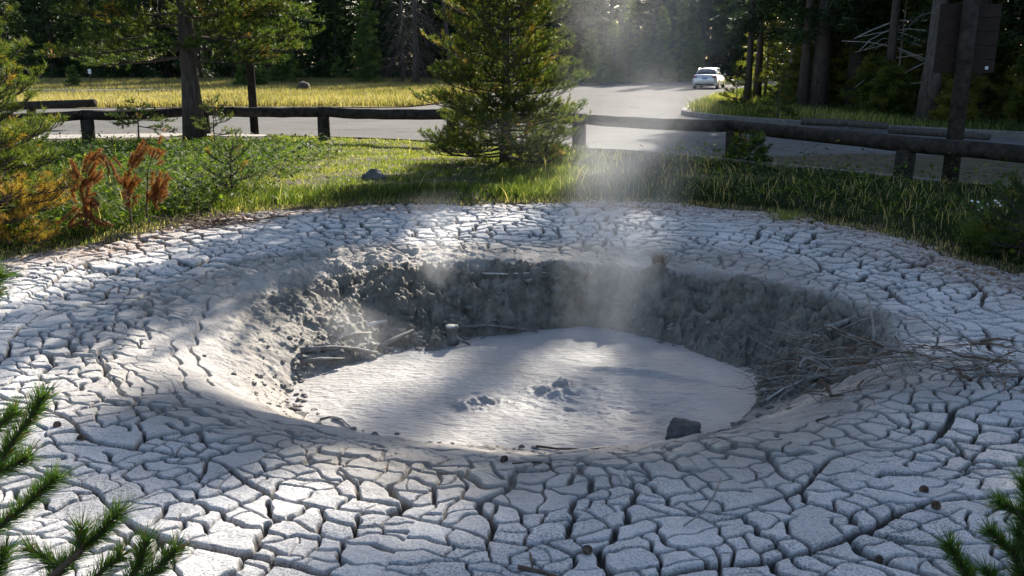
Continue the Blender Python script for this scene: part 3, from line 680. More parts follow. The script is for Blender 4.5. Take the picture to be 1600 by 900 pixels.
for i, (px, py, h, rad, lab) in enumerate([(445, 134, 4.2, 1.7, 'small light green fir at the meadow edge near the dark sign post'), (577, 134, 8.2, 1.7, 'slender light green fir standing clear in front of the dark forest'), (115, 139, 1.6, .5, 'tiny light green fir at the far left forest edge'), (392, 138, 3.4, 1.3, 'small green fir just left of the sign post at the meadow edge'), (530, 131, 2.2, 1.2, 'low fir bush left of the slender light green fir')]):
    p = at(px, py + 1); far_tree('fir_tree', (p.x, p.y, 0), lab, 'tree', 80 + i, h, rad, .05, 80 if h > 3 else 22, 60 if h > 3 else 26, .22, .05, .1, m='fir', tdark=.5)
# undergrowth shrubs on the island, golden-green, tint raised to look sun-flecked
for i, (x, y, h) in enumerate([(12.2, 38, 2.0), (13.4, 42, 3.4), (15.4, 41, 3.8), (16.8, 37.6, 3.6), (18.8, 40.5, 4.4), (15.0, 37.2, 2.8), (17.4, 33.2, 2.6), (20.6, 36.5, 3.6), (13.0, 47, 3.0), (22.6, 31.5, 3.0), (19.3, 26.2, 1.9), (13.3, 27.4, .9), (15.1, 26.6, 1.0), (16.9, 24.4, .9), (14.2, 29.2, 1.5), (12.6, 30.5, 1.2), (16.0, 28.2, 1.8), (17.8, 25.8, 1.6), (13.0, 33, 1.5), (15.2, 34.5, 2.2), (19.8, 29, 2.2), (18.3, 23.4, 1.2), (22.4, 27, 2.0), (14.6, 38, 2.6), (13.2, 40.5, 1.8), (20.5, 22.3, 1.2)]):
    far_tree('fir_shrub', (x, y, .1), ['waist high', 'head high', 'tall'][0 if h < 1.3 else 1 if h < 2.4 else 2] + ' bushy fir in the island undergrowth ' + ('near the island tip' if x / y < .36 else 'between the leaning and the big dead trunk' if x / y < .46 else 'around the dark sign board'), 'shrub', 120 + i, h * 1.35, h * .75, .05, 40, 60, .16, .034, .1, m='pine', group='low firs on the forest island', tdark=.5 + .1 * (i % 3), power=.5)

# dead standing trees with bare limbs
def dead_tree(name, loc, label, seed, H, r0, limbs, lean=0, twigs=0, m='grey_wood', spread=2.2, zlo=.6, droop=.3):
    rr = random.Random(seed); e = empty(name, loc, label, 'dead tree'); tb = Tubes()
    trunk_tube(tb, H, r0, seed, 10, lean=lean, bend=.2); link('trunk', tb.mesh('trunk', M[m]), e)
    tb = Tubes()
    for i in range(limbs):
        z = rr.uniform(zlo, min(H * .9, 9)); az = rr.uniform(0, 6.28); L = spread * rr.uniform(.5, 1.1)
        d = Vector((math.cos(az), math.sin(az), 0)); p = Vector((lean * z, 0, z)); pts = [p]
        for k in range(1, 6):
            u = k / 5; pts.append(p + d * L * u + Vector((rr.uniform(-.05, .05), rr.uniform(-.05, .05), L * (.15 * u - droop * 1.6 * u * u))))
        tb.add(pts, [.03 * (1 - .8 * k / 5) + .004 for k in range(6)], 4, False)
        for _ in range(twigs):
            k = rr.randrange(1, 5); q = pts[k]; d2 = (d + Vector((rr.uniform(-1, 1), rr.uniform(-1, 1), rr.uniform(-1.2, .3)))).normalized(); l2 = L * rr.uniform(.2, .5)
            tb.add([q, q + d2 * l2 * .5, q + d2 * l2 + Vector((0, 0, -.15 * l2))], [.009, .006, .003], 3, False)
    link('limb', tb.mesh('limb', M[m]), e); return e
p = at(650, 136); dead_tree('dead_tree', (p.x, p.y, 0), 'grey dead tree hung with fine bare twigs behind the meadow', 1, 17, .25, 80, twigs=14, spread=2.6, zlo=.5, droop=.55, m='old_wood')
p = at(707, 133); dead_tree('dead_tree', (p.x, p.y, 0), 'thin dead trunk just left of the bushy pine, behind the meadow', 2, 16, .24, 24, twigs=7, spread=2.4, lean=-.1, droop=.5, m='old_wood')
p = at(625, 136); dead_tree('dead_tree', (p.x, p.y + 2, 0), 'dead tree with a thicket of drooping twigs left of the big grey one', 3, 12, .12, 70, twigs=14, spread=2.2, zlo=.3, droop=.7, m='old_wood')
p = at(1448, 190, .1); big = dead_tree('dead_tree', (p.x, p.y, .1), 'big grey trunk on the island with long white arching bare limbs', 4, 17, .27, 10, twigs=2, m='old_wood', spread=2.4, zlo=.8, droop=.5)
tb = Tubes()
for pts, r0 in (([(1448, 32), (1400, 32), (1360, 48), (1335, 60)], .035), ([(1448, 48), (1420, 45), (1380, 50), (1340, 58)], .03), ([(1445, 66), (1420, 55), (1390, 46), (1360, 62), (1342, 80)], .025), ([(1445, 92), (1400, 74), (1360, 66), (1315, 64)], .03), ([(1442, 95), (1420, 85), (1380, 70), (1335, 82)], .02), ([(1442, 85), (1400, 90), (1360, 118), (1335, 137)], .02), ([(1455, 90), (1465, 92), (1472, 110), (1480, 130)], .03), ([(1458, 48), (1470, 42), (1482, 45), (1484, 60)], .03), ([(1382, 132), (1400, 131), (1420, 131), (1445, 128)], .03), ([(1445, 98), (1420, 110), (1400, 125), (1370, 150)], .018), ([(1440, 72), (1410, 62), (1380, 60), (1350, 78)], .016)):
    Y0 = 33; W = [atY(a, b, Y0 + .5 * math.sin(i * 1.3)) - p for i, (a, b) in enumerate(pts)]
    tb.add([q * 1.0 for q in W], [r0 * (1 - .7 * k / (len(W) - 1)) for k in range(len(W))], 5)
link('limb', tb.mesh('limb', M['stick']), big)
p = at(1222, 150, .1); far_tree('pine_tree', (13.0, 43.2, .1), 'slim grey pine trunk leaning right near the tip of the island', 'tree', 91, 18, 2.0, 5.2, 70, 30, .4, .08, .3, bark='grey_wood', r0=.17, lean=.055)
p = at(1408, 175, .1); dead_tree('dead_tree', (14.5, 34.5, .1), 'thin bare pole left of the big grey trunk on the island', 6, 6, .05, 4, spread=1.2)
p = at(1592, 207, .1); far_tree('pine_tree', (15.3, 25.9, .1), 'very thick dark pine trunk at the right edge of the island', 'tree', 92, 20, 2.8, 4.0, 90, 30, .42, .08, .3, r0=.42)
# fallen bleached logs at the far meadow edge
def logobj(name, pts, rad, m, label, cat, group=None, k=8, rough=.08, twigs=0, seed=0):
    tb = Tubes(); tb.add(pts, rad, k, True, rough, seed); o = link(name, tb.mesh(name, M[m]))
    if twigs:
        rr = random.Random(seed); n = len(pts)
        for _ in range(twigs):
            t2 = Tubes()
            i = rr.randrange(0, n - 1); q = Vector(pts[i]).lerp(Vector(pts[i + 1]), rr.random()); d = (Vector(pts[i + 1]) - Vector(pts[i])).normalized()
            d2 = (d * rr.uniform(.1, .9) + Vector((rr.uniform(-1, 1), rr.uniform(-1, 1), rr.uniform(0, 1.1)))).normalized(); L = rr.uniform(.1, .35)
            d3 = (d2 + Vector((rr.uniform(-.7, .7), rr.uniform(-.7, .7), rr.uniform(-.7, .3)))).normalized()
            t2.add([q, q + d2 * L * .5, q + d2 * L * .5 + d3 * L * .5], [.006, .004, .002], 4, False); link('twig', t2.mesh('twig', M[m]), o)
    return tag(o, label, cat, group)
logobj('fallen_log', [at(36, 144, .15), at(120, 144, .17), at(215, 143, .2), at(285, 141, .15)], [.16, .15, .13, .08], 'stick', 'long bleached log lying along the far edge of the meadow', 'log', twigs=0, seed=2)
logobj('dark_stump', [at(474, 139, 0), at(475, 137, .3), at(476, 135, .42)], [.5, .42, .2], 'bark', 'dark rotten stump at the edge of the dry meadow', 'stump', rough=.25, seed=5)
logobj('fallen_log', [at(1252, 190, .18), at(1320, 192, .18), at(1385, 197, .18)], [.10, .10, .09], 'old_wood', 'short grey log lying on the island behind the kerb', 'log', seed=6)
logobj('fallen_log', [at(1390, 203, .16), at(1500, 210, .16), at(1545, 214, .16)], [.10, .09, .08], 'old_wood', 'mossy grey log lying at the island edge by the sign post', 'log', seed=7)

# ------------------------------------------------------------------ log fence, signs
def fence():
    e = empty('log_fence', (0, 18, 0), 'low dark log rail fence running across the picture behind the grass', 'fence')
    posts = [(-12.9, 18.9), (-10.09, 21.59), (-8.0, 23.6), (-4.78, 23.06), (-1.43, 21.94), (1.51, 20.29), (4.38, 17.87), (6.25, 14.32), (7.9, 11.2)]
    rr = random.Random(3)
    for i, (x, y) in enumerate(posts):
        tb = Tubes(); r_ = .155; h = .56
        tb.add([(x, y - 18, -.2), (x, y - 18, .2), (x + rr.uniform(-.01, .01), y - 18, h - .03), (x, y - 18, h)], [r_ * 1.03, r_, r_ * .98, r_ * .88], 14, True, .03, i)
        link('post', tb.mesh('post', M['rail_wood']), e)
    seq = [(0, 1), (1, 2), (2, 3), (3, 4), (4, 5), (5, 6), (6, 8)]
    for a, b in seq:
        A = Vector((posts[a][0], posts[a][1] - 18, .66)); B = Vector((posts[b][0], posts[b][1] - 18, .66)); d = (B - A).normalized()
        A = A - d * (.10 if a else .1); B = B - d * .12
        if a in (1,): A += Vector((0, 0, .0))
        n = 10; pts = [A.lerp(B, i / n) + Vector((0, 0, -.03 * math.sin(math.pi * i / n) + rr.uniform(-.008, .008))) + Vector((d.y, -d.x, 0)) * rr.uniform(-.012, .012) for i in range(n + 1)]
        r1, r2 = rr.uniform(.115, .135), rr.uniform(.105, .13)
        tb = Tubes(); tb.add(pts, [r1 + (r2 - r1) * i / n for i in range(n + 1)], 14, True, .05, a); link('rail', tb.mesh('rail', M['rail_wood']), e)
fence()
e = empty('log_fence', (-15.5, 27.5, 0), 'short end piece of a second log rail at the far left behind the first', 'fence')
tb = Tubes(); A = atY(40, 165, 27.5) - e.location; B = atY(148, 161, 27.0) - e.location
tb.add([A - (B - A) * .8, A, A.lerp(B, .5), B], [.13, .125, .12, .12], 12, True, .05, 3); link('rail', tb.mesh('rail', M['rail_wood']), e)
for t in (.08, -.7):
    q = A.lerp(B, t); tb = Tubes(); tb.add([(q.x, q.y, -.2), (q.x, q.y, q.z - .1)], [.15, .14], 12, True, .03, 2); link('post', tb.mesh('post', M['rail_wood']), e)

def sign(name, base, r_, H, label, panels, tagp=None):
    e = empty(name, base, label, 'sign'); tb = Tubes(); tb.add([(0, 0, -.2), (0, 0, H * .5), (0, 0, H)], [r_ * 1.05, r_, r_ * .93], 12, True, .03, 1); link('post', tb.mesh('post', M['rail_wood']), e)
    for (x0, x1, z0, z1, y) in panels:
        bm = bmesh.new()
        n = max(2, int(round((z1 - z0) / .2)))
        for k in range(n):
            h = (z1 - z0) / n; bm_box(bm, ((x0 + x1) / 2, y, z0 + h * (k + .5)), (x1 - x0, .05, h - .006), .008)
        bmobj('panel', bm, M['sign_wood'], e)
    if tagp:
        bm = bmesh.new(); bm_box(bm, tagp[0], tagp[1], .003); m_, n_, l_, b_ = mat('pale_tag'); b_.inputs['Base Color'].default_value = (.5, .55, .6, 1); b_.inputs['Roughness'].default_value = .5
        bmobj('tag', bm, m_, e)
    return e
bp = at(403, 208); sign('sign_post', (bp.x, bp.y - .3, 0), .105, 4.3, 'brown wooden sign on a dark round post behind the left fence', [(-.2, .62, 3.02, 3.42, .13)])
bp = at(1483, 290); sign('sign_post', (bp.x, bp.y, 0), .12, 3.4, 'large dark sign board seen from behind on a leaning post at right', [(-.38, .55, 1.72, 2.75, .16)], ((.42, .125, 1.80), (.05, .012, .05)))
# little white marker on a trunk far left
bm = bmesh.new(); bm_box(bm, (0, 0, 0), (.24, .03, .34), .01); mm, n_, l_, b_ = mat('white_plate'); b_.inputs['Base Color'].default_value = (.7, .7, .7, 1)
e = empty('trail_marker', (*atY(143, 140, 70).xy, 0), 'small white plate on a stake at the far left forest edge', 'marker')
o = bmobj('plate', bm, mm, e); o.location = (0, 0, 1.15)
tb = Tubes(); tb.add([(0, .05, -.1), (0, .05, 1.25)], .045, 8); link('stake', tb.mesh('stake', M['bark']), e)

# ------------------------------------------------------------------ car
def car():
    p = at(1108, 137.5); e = empty('silver_car', (p.x, p.y, -.015), 'silver white sedan driving away round the bend of the road', 'car', rz=-R(21))
    pm, n, l, b = mat('silver_paint'); b.inputs['Base Color'].default_value = (.62, .64, .65, 1); b.inputs['Metallic'].default_value = .35; b.inputs['Roughness'].default_value = .28; b.inputs['Coat Weight'].default_value = .6
    gm, n, l, b = mat('dark_car_glass'); b.inputs['Base Color'].default_value = (.015, .03, .03, 1); b.inputs['Roughness'].default_value = .06; b.inputs['Specular IOR Level'].default_value = .8
    rm, n, l, b = mat('rubber'); b.inputs['Base Color'].default_value = (.02, .02, .02, 1); b.inputs['Roughness'].default_value = .8
    am, n, l, b = mat('alloy'); b.inputs['Base Color'].default_value = (.5, .5, .5, 1); b.inputs['Metallic'].default_value = .8; b.inputs['Roughness'].default_value = .35
    lm, n, l, b = mat('red_lens'); b.inputs['Base Color'].default_value = (.35, .02, .02, 1); b.inputs['Roughness'].default_value = .15
    hm, n, l, b = mat('clear_lens'); b.inputs['Base Color'].default_value = (.7, .7, .7, 1); b.inputs['Roughness'].default_value = .1
    # loft the body: stations along y (rear -2.3 .. front 2.3): (y, half width, z bottom, z shoulder, z top)
    def loft(st, m, name, close=True):
        bm = bmesh.new(); prev = None
        for (y, w_, zb, zs, zt, wt) in st:
            prof = [(-w_ * .86, zb), (-w_ * .97, zb + .10), (-w_, (zb + zs) / 2), (-w_ * .97, zs), (-wt, zt - .03), (-wt * .8, zt), (0, zt + .015), (wt * .8, zt), (wt, zt - .03), (w_ * .97, zs), (w_, (zb + zs) / 2), (w_ * .97, zb + .10), (w_ * .86, zb)]
            ring = [bm.verts.new((x, y, z)) for x, z in prof]
            if prev:
                for k in range(len(ring)): bm.faces.new((prev[k], prev[(k + 1) % len(ring)], ring[(k + 1) % len(ring)], ring[k]))
            else: bm.faces.new(ring)
            prev = ring
        bm.faces.new(prev[::-1]); bmesh.ops.recalc_face_normals(bm, faces=bm.faces[:])
        return bmobj(name, bm, m, e, True)
    body = loft([(-2.32, .74, .34, .62, .72, .62), (-2.26, .84, .26, .68, .92, .72), (-2.1, .88, .22, .72, 1.0, .76), (-1.6, .9, .20, .76, 1.03, .78), (-.6, .91, .19, .76, 1.0, .80), (.6, .91, .19, .74, .97, .80), (1.2, .9, .20, .72, .93, .78), (1.9, .87, .22, .66, .80, .70), (2.25, .76, .26, .56, .66, .56), (2.32, .66, .34, .5, .58, .5)], pm, 'body')
    roof = loft([(-1.45, .60, 1.24, 1.30, 1.32, .46), (-1.0, .66, 1.34, 1.39, 1.43, .5), (-.2, .67, 1.37, 1.42, 1.465, .52), (.5, .64, 1.33, 1.38, 1.42, .5), (.75, .60, 1.28, 1.32, 1.35, .46)], pm, 'roof')
    glass = loft([(-2.0, .66, .95, 1.0, 1.02, .6), (-1.48, .70, .95, 1.1, 1.28, .55), (-1.0, .74, .95, 1.15, 1.38, .58), (-.2, .745, .95, 1.15, 1.41, .58), (.5, .74, .93, 1.12, 1.36, .57), (1.35, .66, .88, .92, .95, .6)], gm, 'window')
    for s in (-1, 1):
        for y in (-1.38, 1.42):
            tb = Tubes(); tb.add([(s * .70, y, .33), (s * .90, y, .33)], [.325, .325], 28); o = link('wheel', tb.mesh('wheel', rm, False), e)
            tb = Tubes(); tb.add([(s * .88, y, .33), (s * .912, y, .33)], [.215, .2], 20); link('rim', tb.mesh('rim', am, False), o)
        bm = bmesh.new(); bm_box(bm, (s * .66, -2.262, .82), (.30, .10, .15), .03); bmobj('taillight', bm, lm, e)
        bm = bmesh.new(); bm_box(bm, (s * .62, 2.2, .6), (.3, .14, .12), .03); bmobj('headlight', bm, hm, e)
        bm = bmesh.new(); bm_box(bm, (s * 1.0, .62, 1.0), (.2, .1, .14), .04); bmobj('mirror', bm, pm, e, True)
        tb = Tubes(); tb.add([(s * .69, -1.62, 1.08), (s * .60, -1.15, 1.37)], [.035, .03], 6); link('pillar', tb.mesh('pillar', pm), e)
        tb = Tubes(); tb.add([(s * .755, -.35, .98), (s * .66, -.35, 1.40)], [.03, .03], 6); link('pillar', tb.mesh('pillar', pm), e)
    bm = bmesh.new(); bm_box(bm, (0, -2.33, .74), (.36, .02, .13), .005); mm_, n, l, b = mat('blue_plate'); b.inputs['Base Color'].default_value = (.12, .2, .45, 1); bmobj('number_plate', bm, mm_, e)
    bm = bmesh.new(); bm_box(bm, (0, -2.24, .34), (1.35, .2, .16), .04); bmobj('bumper', bm, rm, e)
    bm = bmesh.new(); bm_box(bm, (0, 0, .27), (1.5, 4.0, .12), .04); bmobj('underbody', bm, rm, e)
car()

# ------------------------------------------------------------------ grass and herbs
def blades(P, h, wd, rng, tint, lean=.5):
    N = len(P); a = rng.uniform(0, 2 * np.pi, N); s = np.stack([np.cos(a), np.sin(a), np.zeros(N)], 1)
    b = rng.uniform(0, 2 * np.pi, N); d = np.stack([np.cos(b), np.sin(b), np.zeros(N)], 1) * (rng.random(N) * lean * h)[:, None]
    v = np.empty((N, 5, 3)); w2 = s * wd[:, None] * .5
    v[:, 0] = P - w2; v[:, 1] = P + w2; up = np.zeros((N, 3)); up[:, 2] = h
    m = P + up * .55 + d * .35; v[:, 2] = m + w2 * .75; v[:, 3] = m - w2 * .75; v[:, 4] = P + up * .95 + d
    i = np.arange(N)[:, None] * 5
    return v.reshape(-1, 3), i + np.array([[0, 1, 2, 3]]), i + np.array([[3, 2, 4]]), np.repeat(tint, 5)
def bank_z(X, Y):
    th, r, rp, rw, zw, rc, ro, wob = pit_fields(X, Y); e = r - ro + .18 * fbm(X * 1.5, Y * 1.5, 141, 4)
    z = -1.3 + 1.3 * sstep(-.9, .12, e) + sstep(.1, .9, e) * (.05 * (1 + fbm(X * .7, Y * .7, 300, 3))) * (Y < 19) - .06 * sstep(17, 20, Y)
    return e, z
ex = np.array([p[0] for p in near_edge]); ey = np.array([p[1] for p in near_edge])
def scatter(n, seed, pw=1.0):
    rng = np.random.default_rng(seed)
    Y = 7.5 + 17 * rng.random(n) ** pw; X = (rng.random(n) * 2 - 1) * (.66 * Y + 1.5)
    e, z = bank_z(X, Y); lim = np.interp(X, ex, ey)
    return rng, X, Y, e, z, lim
def mk(name, v, f4, f3, t, m, label, kind='stuff'):
    tag(link(name, npmesh(name, v, [f4, f3] if f4 is not None else [f3], m, False, {'tint': t})), label, kind=kind)
rng, X, Y, e, z, lim = scatter(520000, 5)
edge_j = lim - Y - .12 * fbm(X * 3, Y * 3, 9)
clump = fbm(X * 2.3, Y * 2.3, 400, 3); keep = (e > .02 + .25 * (rng.random(len(X)) ** 2)) & (edge_j > .0) & (rng.random(len(X)) < .55 + .9 * clump + .35 * (Y < 14))
path_m = (X < -6.3) & (Y > 21.2 + (X + 14) * .2); keep &= ~path_m
X, Y, e, z, lim = X[keep], Y[keep], e[keep], z[keep], lim[keep]; clump = clump[keep]; N = len(X)
lawn = sstep(.3, 1.5, e) * np.exp(-((X + 2.8) / 3.2) ** 4) * (Y > 13)
h = (.09 + .09 * rng.random(N) + .09 * np.clip(clump + .2, 0, 1)) * (1 - .66 * lawn) * (1 - .3 * (X > 1)) * (.55 + .45 * sstep(0, .5, e)) * (.35 + .65 * sstep(.1, 1.4, (lim - Y) + (X < 1.5) * 2))
tall = rng.random(N) < (.004 + .012 * (X > 1)); h[tall] *= 2.3
tint = np.clip(.40 + .35 * fbm(X * 1.1, Y * 1.1, 410, 3) + rng.normal(0, .2, N) + .30 * lawn - .42 * sstep(.5, 2.5, X), 0, .9); brown = (rng.random(N) < .05) & (X > .3); tint[brown] = rng.uniform(.92, 1, brown.sum()); tint[tall] = 1; dryedge = (e < .35) & (rng.random(N) < .65); tint[dryedge] = rng.uniform(.93, 1, dryedge.sum())  # tint drops towards the right: shade painted into the grass colour
h[dryedge] *= .5
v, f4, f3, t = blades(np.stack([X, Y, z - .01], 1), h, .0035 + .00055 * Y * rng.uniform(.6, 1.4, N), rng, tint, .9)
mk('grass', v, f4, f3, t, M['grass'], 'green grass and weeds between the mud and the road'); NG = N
# leafy herbs on the left bank
rng, X, Y, e, z, lim = scatter(60000, 6)
dens = np.clip(sstep(-2.9, -4.2, X) * (Y < 19) * (Y > 9) + .25 * sstep(2, 3, X) * (Y < 17), 0, 1)
keep = (e > .25) & (lim - Y > .3) & (rng.random(len(X)) < dens * (.5 + fbm(X * 1.5, Y * 1.5, 420, 3)))
X, Y, z, e = X[keep], Y[keep], z[keep], e[keep]
rep = 7; N = len(X) * rep
Hh = np.repeat((.22 + .22 * rng.random(len(X))) * (1 + .7 * np.clip(fbm(X * 1.3, Y * 1.3, 425, 2) + .3, 0, 1) * (Y < 17)) * (.5 + .5 * sstep(.2, .9, e)), rep)
P = np.stack([np.repeat(X, rep), np.repeat(Y, rep), np.repeat(z, rep)], 1) + rng.normal(0, .05, (N, 3)) * np.array((1, 1, 0)); P[:, 2] += Hh * rng.random(N)
a = rng.uniform(0, 2 * np.pi, N); D = unit(np.stack([np.cos(a), np.sin(a), rng.uniform(-.3, .9, N)], 1)); S = unit(np.cross(D, np.array((0, 0, 1.)) + rng.normal(0, .3, (N, 3))))
L = (.03 + .10 * rng.random(N) ** 1.6)[:, None]; Wd = L * rng.uniform(.10, .26, (N, 1))
v = np.stack([P, P + D * L * .5 + S * Wd, P + D * L, P + D * L * .5 - S * Wd], 1).reshape(-1, 3)
fq = np.arange(N * 4).reshape(-1, 4); tt = np.repeat(np.clip(np.repeat(rng.random(N // rep), rep) * .6 + rng.normal(.2, .15, N), 0, 1), 4)
tag(link('undergrowth', npmesh('undergrowth', v, [fq], M['herb'], False, {'tint': tt})), 'leafy green herbs on the bank left of the lawn', kind='stuff')
# dry meadow grass
rng = np.random.default_rng(8); n = 230000
Y = 37 + 42 * rng.random(n) ** 1.3; X = -60 + 66 * rng.random(n); lim2 = np.interp(Y, [37, 38.9, 44, 58, 75, 84], [-60, -4.9, -3.2, -1.4, 3.4, 4]) ; lo = np.interp(X, [-60, -40, -21, -11, -4.9, 5], [34.8, 36.6, 38.3, 39.9, 39.5, 39.5])
k = (X < lim2) & (Y > lo) & (X > -.68 * Y - 2); X, Y = X[k], Y[k]; N = len(X)
h = .22 + .25 * rng.random(N) + .25 * sstep(66, 74, Y); t = np.clip(.35 + .5 * fbm(X * .25, Y * .25, 430, 4) + rng.normal(0, .22, N), 0, 1)
v, f4, f3, t = blades(np.stack([X, Y, np.zeros(N) - .02], 1), h, .045 * rng.uniform(.6, 1.3, N), rng, t, .7)
mk('dry_grass', v, f4, f3, t, M['dry'], 'golden dry meadow grass in front of the left forest')
# grass on the island edge
rng = np.random.default_rng(9); n = 160000
X = 6 + 22 * rng.random(n); Y = 14 + 52 * rng.random(n)
px_ = np.array([p[0] for p in isl]); py_ = np.array([p[1] for p in isl])
def inside(X, Y):
    c = np.zeros(len(X), bool); j = len(isl) - 1
    for i in range(len(isl)):
        x1, y1, x2, y2 = px_[i], py_[i], px_[j], py_[j]
        c ^= ((y1 > Y) != (y2 > Y)) & (X < (x2 - x1) * (Y - y1) / (y2 - y1 + 1e-9) + x1); j = i
    return c
edge_d = np.full(len(X), 99.)
for (x, y) in isl[::2]: edge_d = np.minimum(edge_d, np.hypot(X - x, Y - y))
k = inside(X, Y) & (edge_d > .35) & (rng.random(n) < np.clip(1.1 - edge_d / 6 + .5 * fbm(X * .5, Y * .5, 440), .1, 1)); X, Y, ed = X[k], Y[k], edge_d[k]; N = len(X)
h = (.15 + .3 * rng.random(N)) * (1 - .4 * sstep(10, 12.5, X)); t = np.clip(.72 - .4 * sstep(10, 12.5, X) + .5 * fbm(X * .4, Y * .4, 450, 3) + rng.normal(0, .2, N), 0, 1)  # lower tint further right puts the shade into the island grass colour
v, f4, f3, t = blades(np.stack([X, Y, np.zeros(N) + .09], 1), h, .03 * rng.uniform(.6, 1.3, N), rng, t, .8)
mk('grass', v, f4, f3, t, M['grass'], 'half dry grass on the forest island')

# clumps that stand out
def tuft(name, x, y, h, n, seed, label, m='grass', spread=.16, wd=.008, tm=.5, cat='grass tuft', z=None):
    rng = np.random.default_rng(seed); a = rng.normal(0, spread, (n, 3)); a[:, 2] = 0
    v, f4, f3, t = blades(a * .5, h * rng.uniform(.5, 1.1, n), np.full(n, wd), rng, np.clip(rng.normal(tm, .15, n), 0, 1), 1.3)
    o = link(name, npmesh(name, v, [f4, f3], M[m], False, {'tint': t})); _, zz = bank_z(np.array([x]), np.array([y])); o.location = (x, y, float(zz[0]) if z is None else z); return tag(o, label, cat)
q = at(1540, 395, .03); tuft('grass_tuft', q.x, q.y, .42, 900, 1, 'large arching grass tuft at the mud edge on the far right', tm=.4)
q = at(1228, 338, .03); tuft('grass_tuft', q.x, q.y, .25, 300, 2, 'bright green grass tuft by the mud edge in the shade', tm=.75)
def shrub_px(px, py, h, seed, label):
    q = at(px, py, .03); pine('pine_shrub', (q.x, q.y, 0), label, 'shrub', seed, h, h * .6, .05, 26, 7, 30, .05, .007, .02, up=.4, tmean=.25)
shrub_px(1598, 405, .75, 71, 'dark little pine at the right edge beside the arching grass tuft')
# white flowers
q = at(1535, 352, .05); e = empty('daisy_clump', (q.x, q.y, 0.03), 'clump of small white daisies in the shaded grass at right', 'flowers')
fm, n_, l_, b_ = mat('petal_white'); b_.inputs['Base Color'].default_value = (.75, .75, .75, 1)
rr = random.Random(4); ts = Tubes()
for i in range(11):
    x, y, h = rr.uniform(-.22, .22), rr.uniform(-.15, .15), rr.uniform(.2, .32); ts.add([(x, y, 0), (x + .02, y, h)], .003, 4)
    bm = bmesh.new(); bmesh.ops.create_cone(bm, cap_ends=True, segments=9, radius1=.016, radius2=.012, depth=.006); bmesh.ops.rotate(bm, cent=(0, 0, 0), matrix=Matrix.Rotation(rr.uniform(.3, 1), 3, 'X'), verts=bm.verts)
    bmesh.ops.translate(bm, vec=(x + .02, y, h), verts=bm.verts); bmobj('flower', bm, fm, e)
link('stem', ts.mesh('stem', M['twig']), e)

# ------------------------------------------------------------------ stones, sticks, stump, brush
def stone(px, py, z, s, seed, label, m='stone', sink=.3):
    q = at(px, py, z); bm = bmesh.new(); bmesh.ops.create_icosphere(bm, subdivisions=4, radius=1)
    for v in bm.verts:
        c = v.co; d = float(fbm(np.array([c.x * 1.3 + seed * 3]), np.array([c.y * 1.3 + c.z * 1.7]), seed, 4)[0]); v.co = c * (1 + .35 * d)
        v.co = Vector((v.co.x * s[0], v.co.y * s[1], v.co.z * s[2]))
    o = bmobj('stone' if m == 'stone' else 'clod', bm, M[m], None, True); o.location = (q.x, q.y, z + s[2] * (1 - sink) * .5); return tag(o, label, 'stone' if m == 'stone' else 'clod')
stone(1068, 682, ZP, (.13, .12, .10), 3, 'grey boulder at the near right edge of the mud pool')
stone(585, 284, -.02, (.19, .14, .15), 5, 'weathered stone in the lawn in the shadow edge')
stone(868, 437, -.2, (.03, .03, .03), 7, 'small pale pebble on the rim behind the steam')
def mstick(pts, r0, m, label, cat='stick', lift=.01, seed=0, twigs=0, zs=None, lv=None, name='stick', k=7, rough=.08):
    """stick laid over the mud: each pixel is dropped on the mud surface"""
    W = []
    for i, (px, py) in enumerate(pts):
        # walk along the sight line until it meets the mud
        zz = .15
        while zz > ZP:
            q = at(px, py, zz)
            if mud_z(q.x, q.y) >= zz: break
            zz -= .01
        q = at(px, py, zz + r0 * .5 + lift); W.append(q)
    if zs: 
        for q, dz in zip(W, zs): q.z += dz
    n = len(W); return logobj(name, W, [r0 * (1 - .45 * i / max(1, n - 1)) for i in range(n)], m, label, cat, k=k, rough=rough, twigs=twigs, seed=seed)
mstick([(265, 494), (282, 497), (300, 501)], .010, 'stick', 'short pale stick on the shaded mud at left')
mstick([(470, 548), (520, 543), (560, 546), (590, 552)], .028, 'mudwood', 'mud coated branch lying at the back left pool edge', seed=3)
mstick([(590, 545), (615, 530), (646, 516)], .028, 'mudwood', 'mud coated branch rising from the pool edge to the wall', seed=4)
mstick([(535, 530), (555, 521), (580, 520)], .018, 'mudwood', 'thin mud coated stick above the branch at the pool edge', seed=5)
mstick([(575, 508), (590, 504), (604, 502)], .022, 'stick', 'short pale stick on the back left slope of the pit', seed=6)
mstick([(470, 566), (500, 561), (538, 561)], .02, 'mudwood', 'low muddy stick half sunk at the left pool margin', seed=7)
mstick([(735, 427), (790, 428), (852, 426)], .012, 'stick', 'thin straight pale stick along the back rim of the pit', seed=8)
mstick([(715, 512), (760, 508), (800, 512), (840, 518)], .017, 'mudwood', 'dark root running along the foot of the back wall', seed=9, twigs=8)
mstick([(1296, 512), (1320, 503), (1338, 495)], .03, 'grey_wood', 'broken thick branch end on the right rim of the pit', seed=10)
mstick([(1256, 530), (1280, 515), (1298, 504)], .010, 'grey_wood', 'thin twig beside the broken branch end on the right rim', seed=11)
mstick([(1354, 500), (1365, 530), (1358, 560)], .012, 'grey_wood', 'bare forked twig standing up right of the pit', seed=12, twigs=3, zs=(.18, .05, 0))
mstick([(1258, 418), (1270, 424), (1282, 430)], .008, 'stick', 'short pale stick on the cracked mud behind the pit', seed=13)
mstick([(1262, 592), (1300, 582), (1345, 573), (1400, 566)], .022, 'grey_wood', 'grey branch reaching over the right slope from the brush', seed=14, twigs=5)
mstick([(1400, 558), (1460, 558), (1530, 560), (1592, 566)], .026, 'stick', 'long pale bleached stick across the brush at right', seed=15, lift=.05)
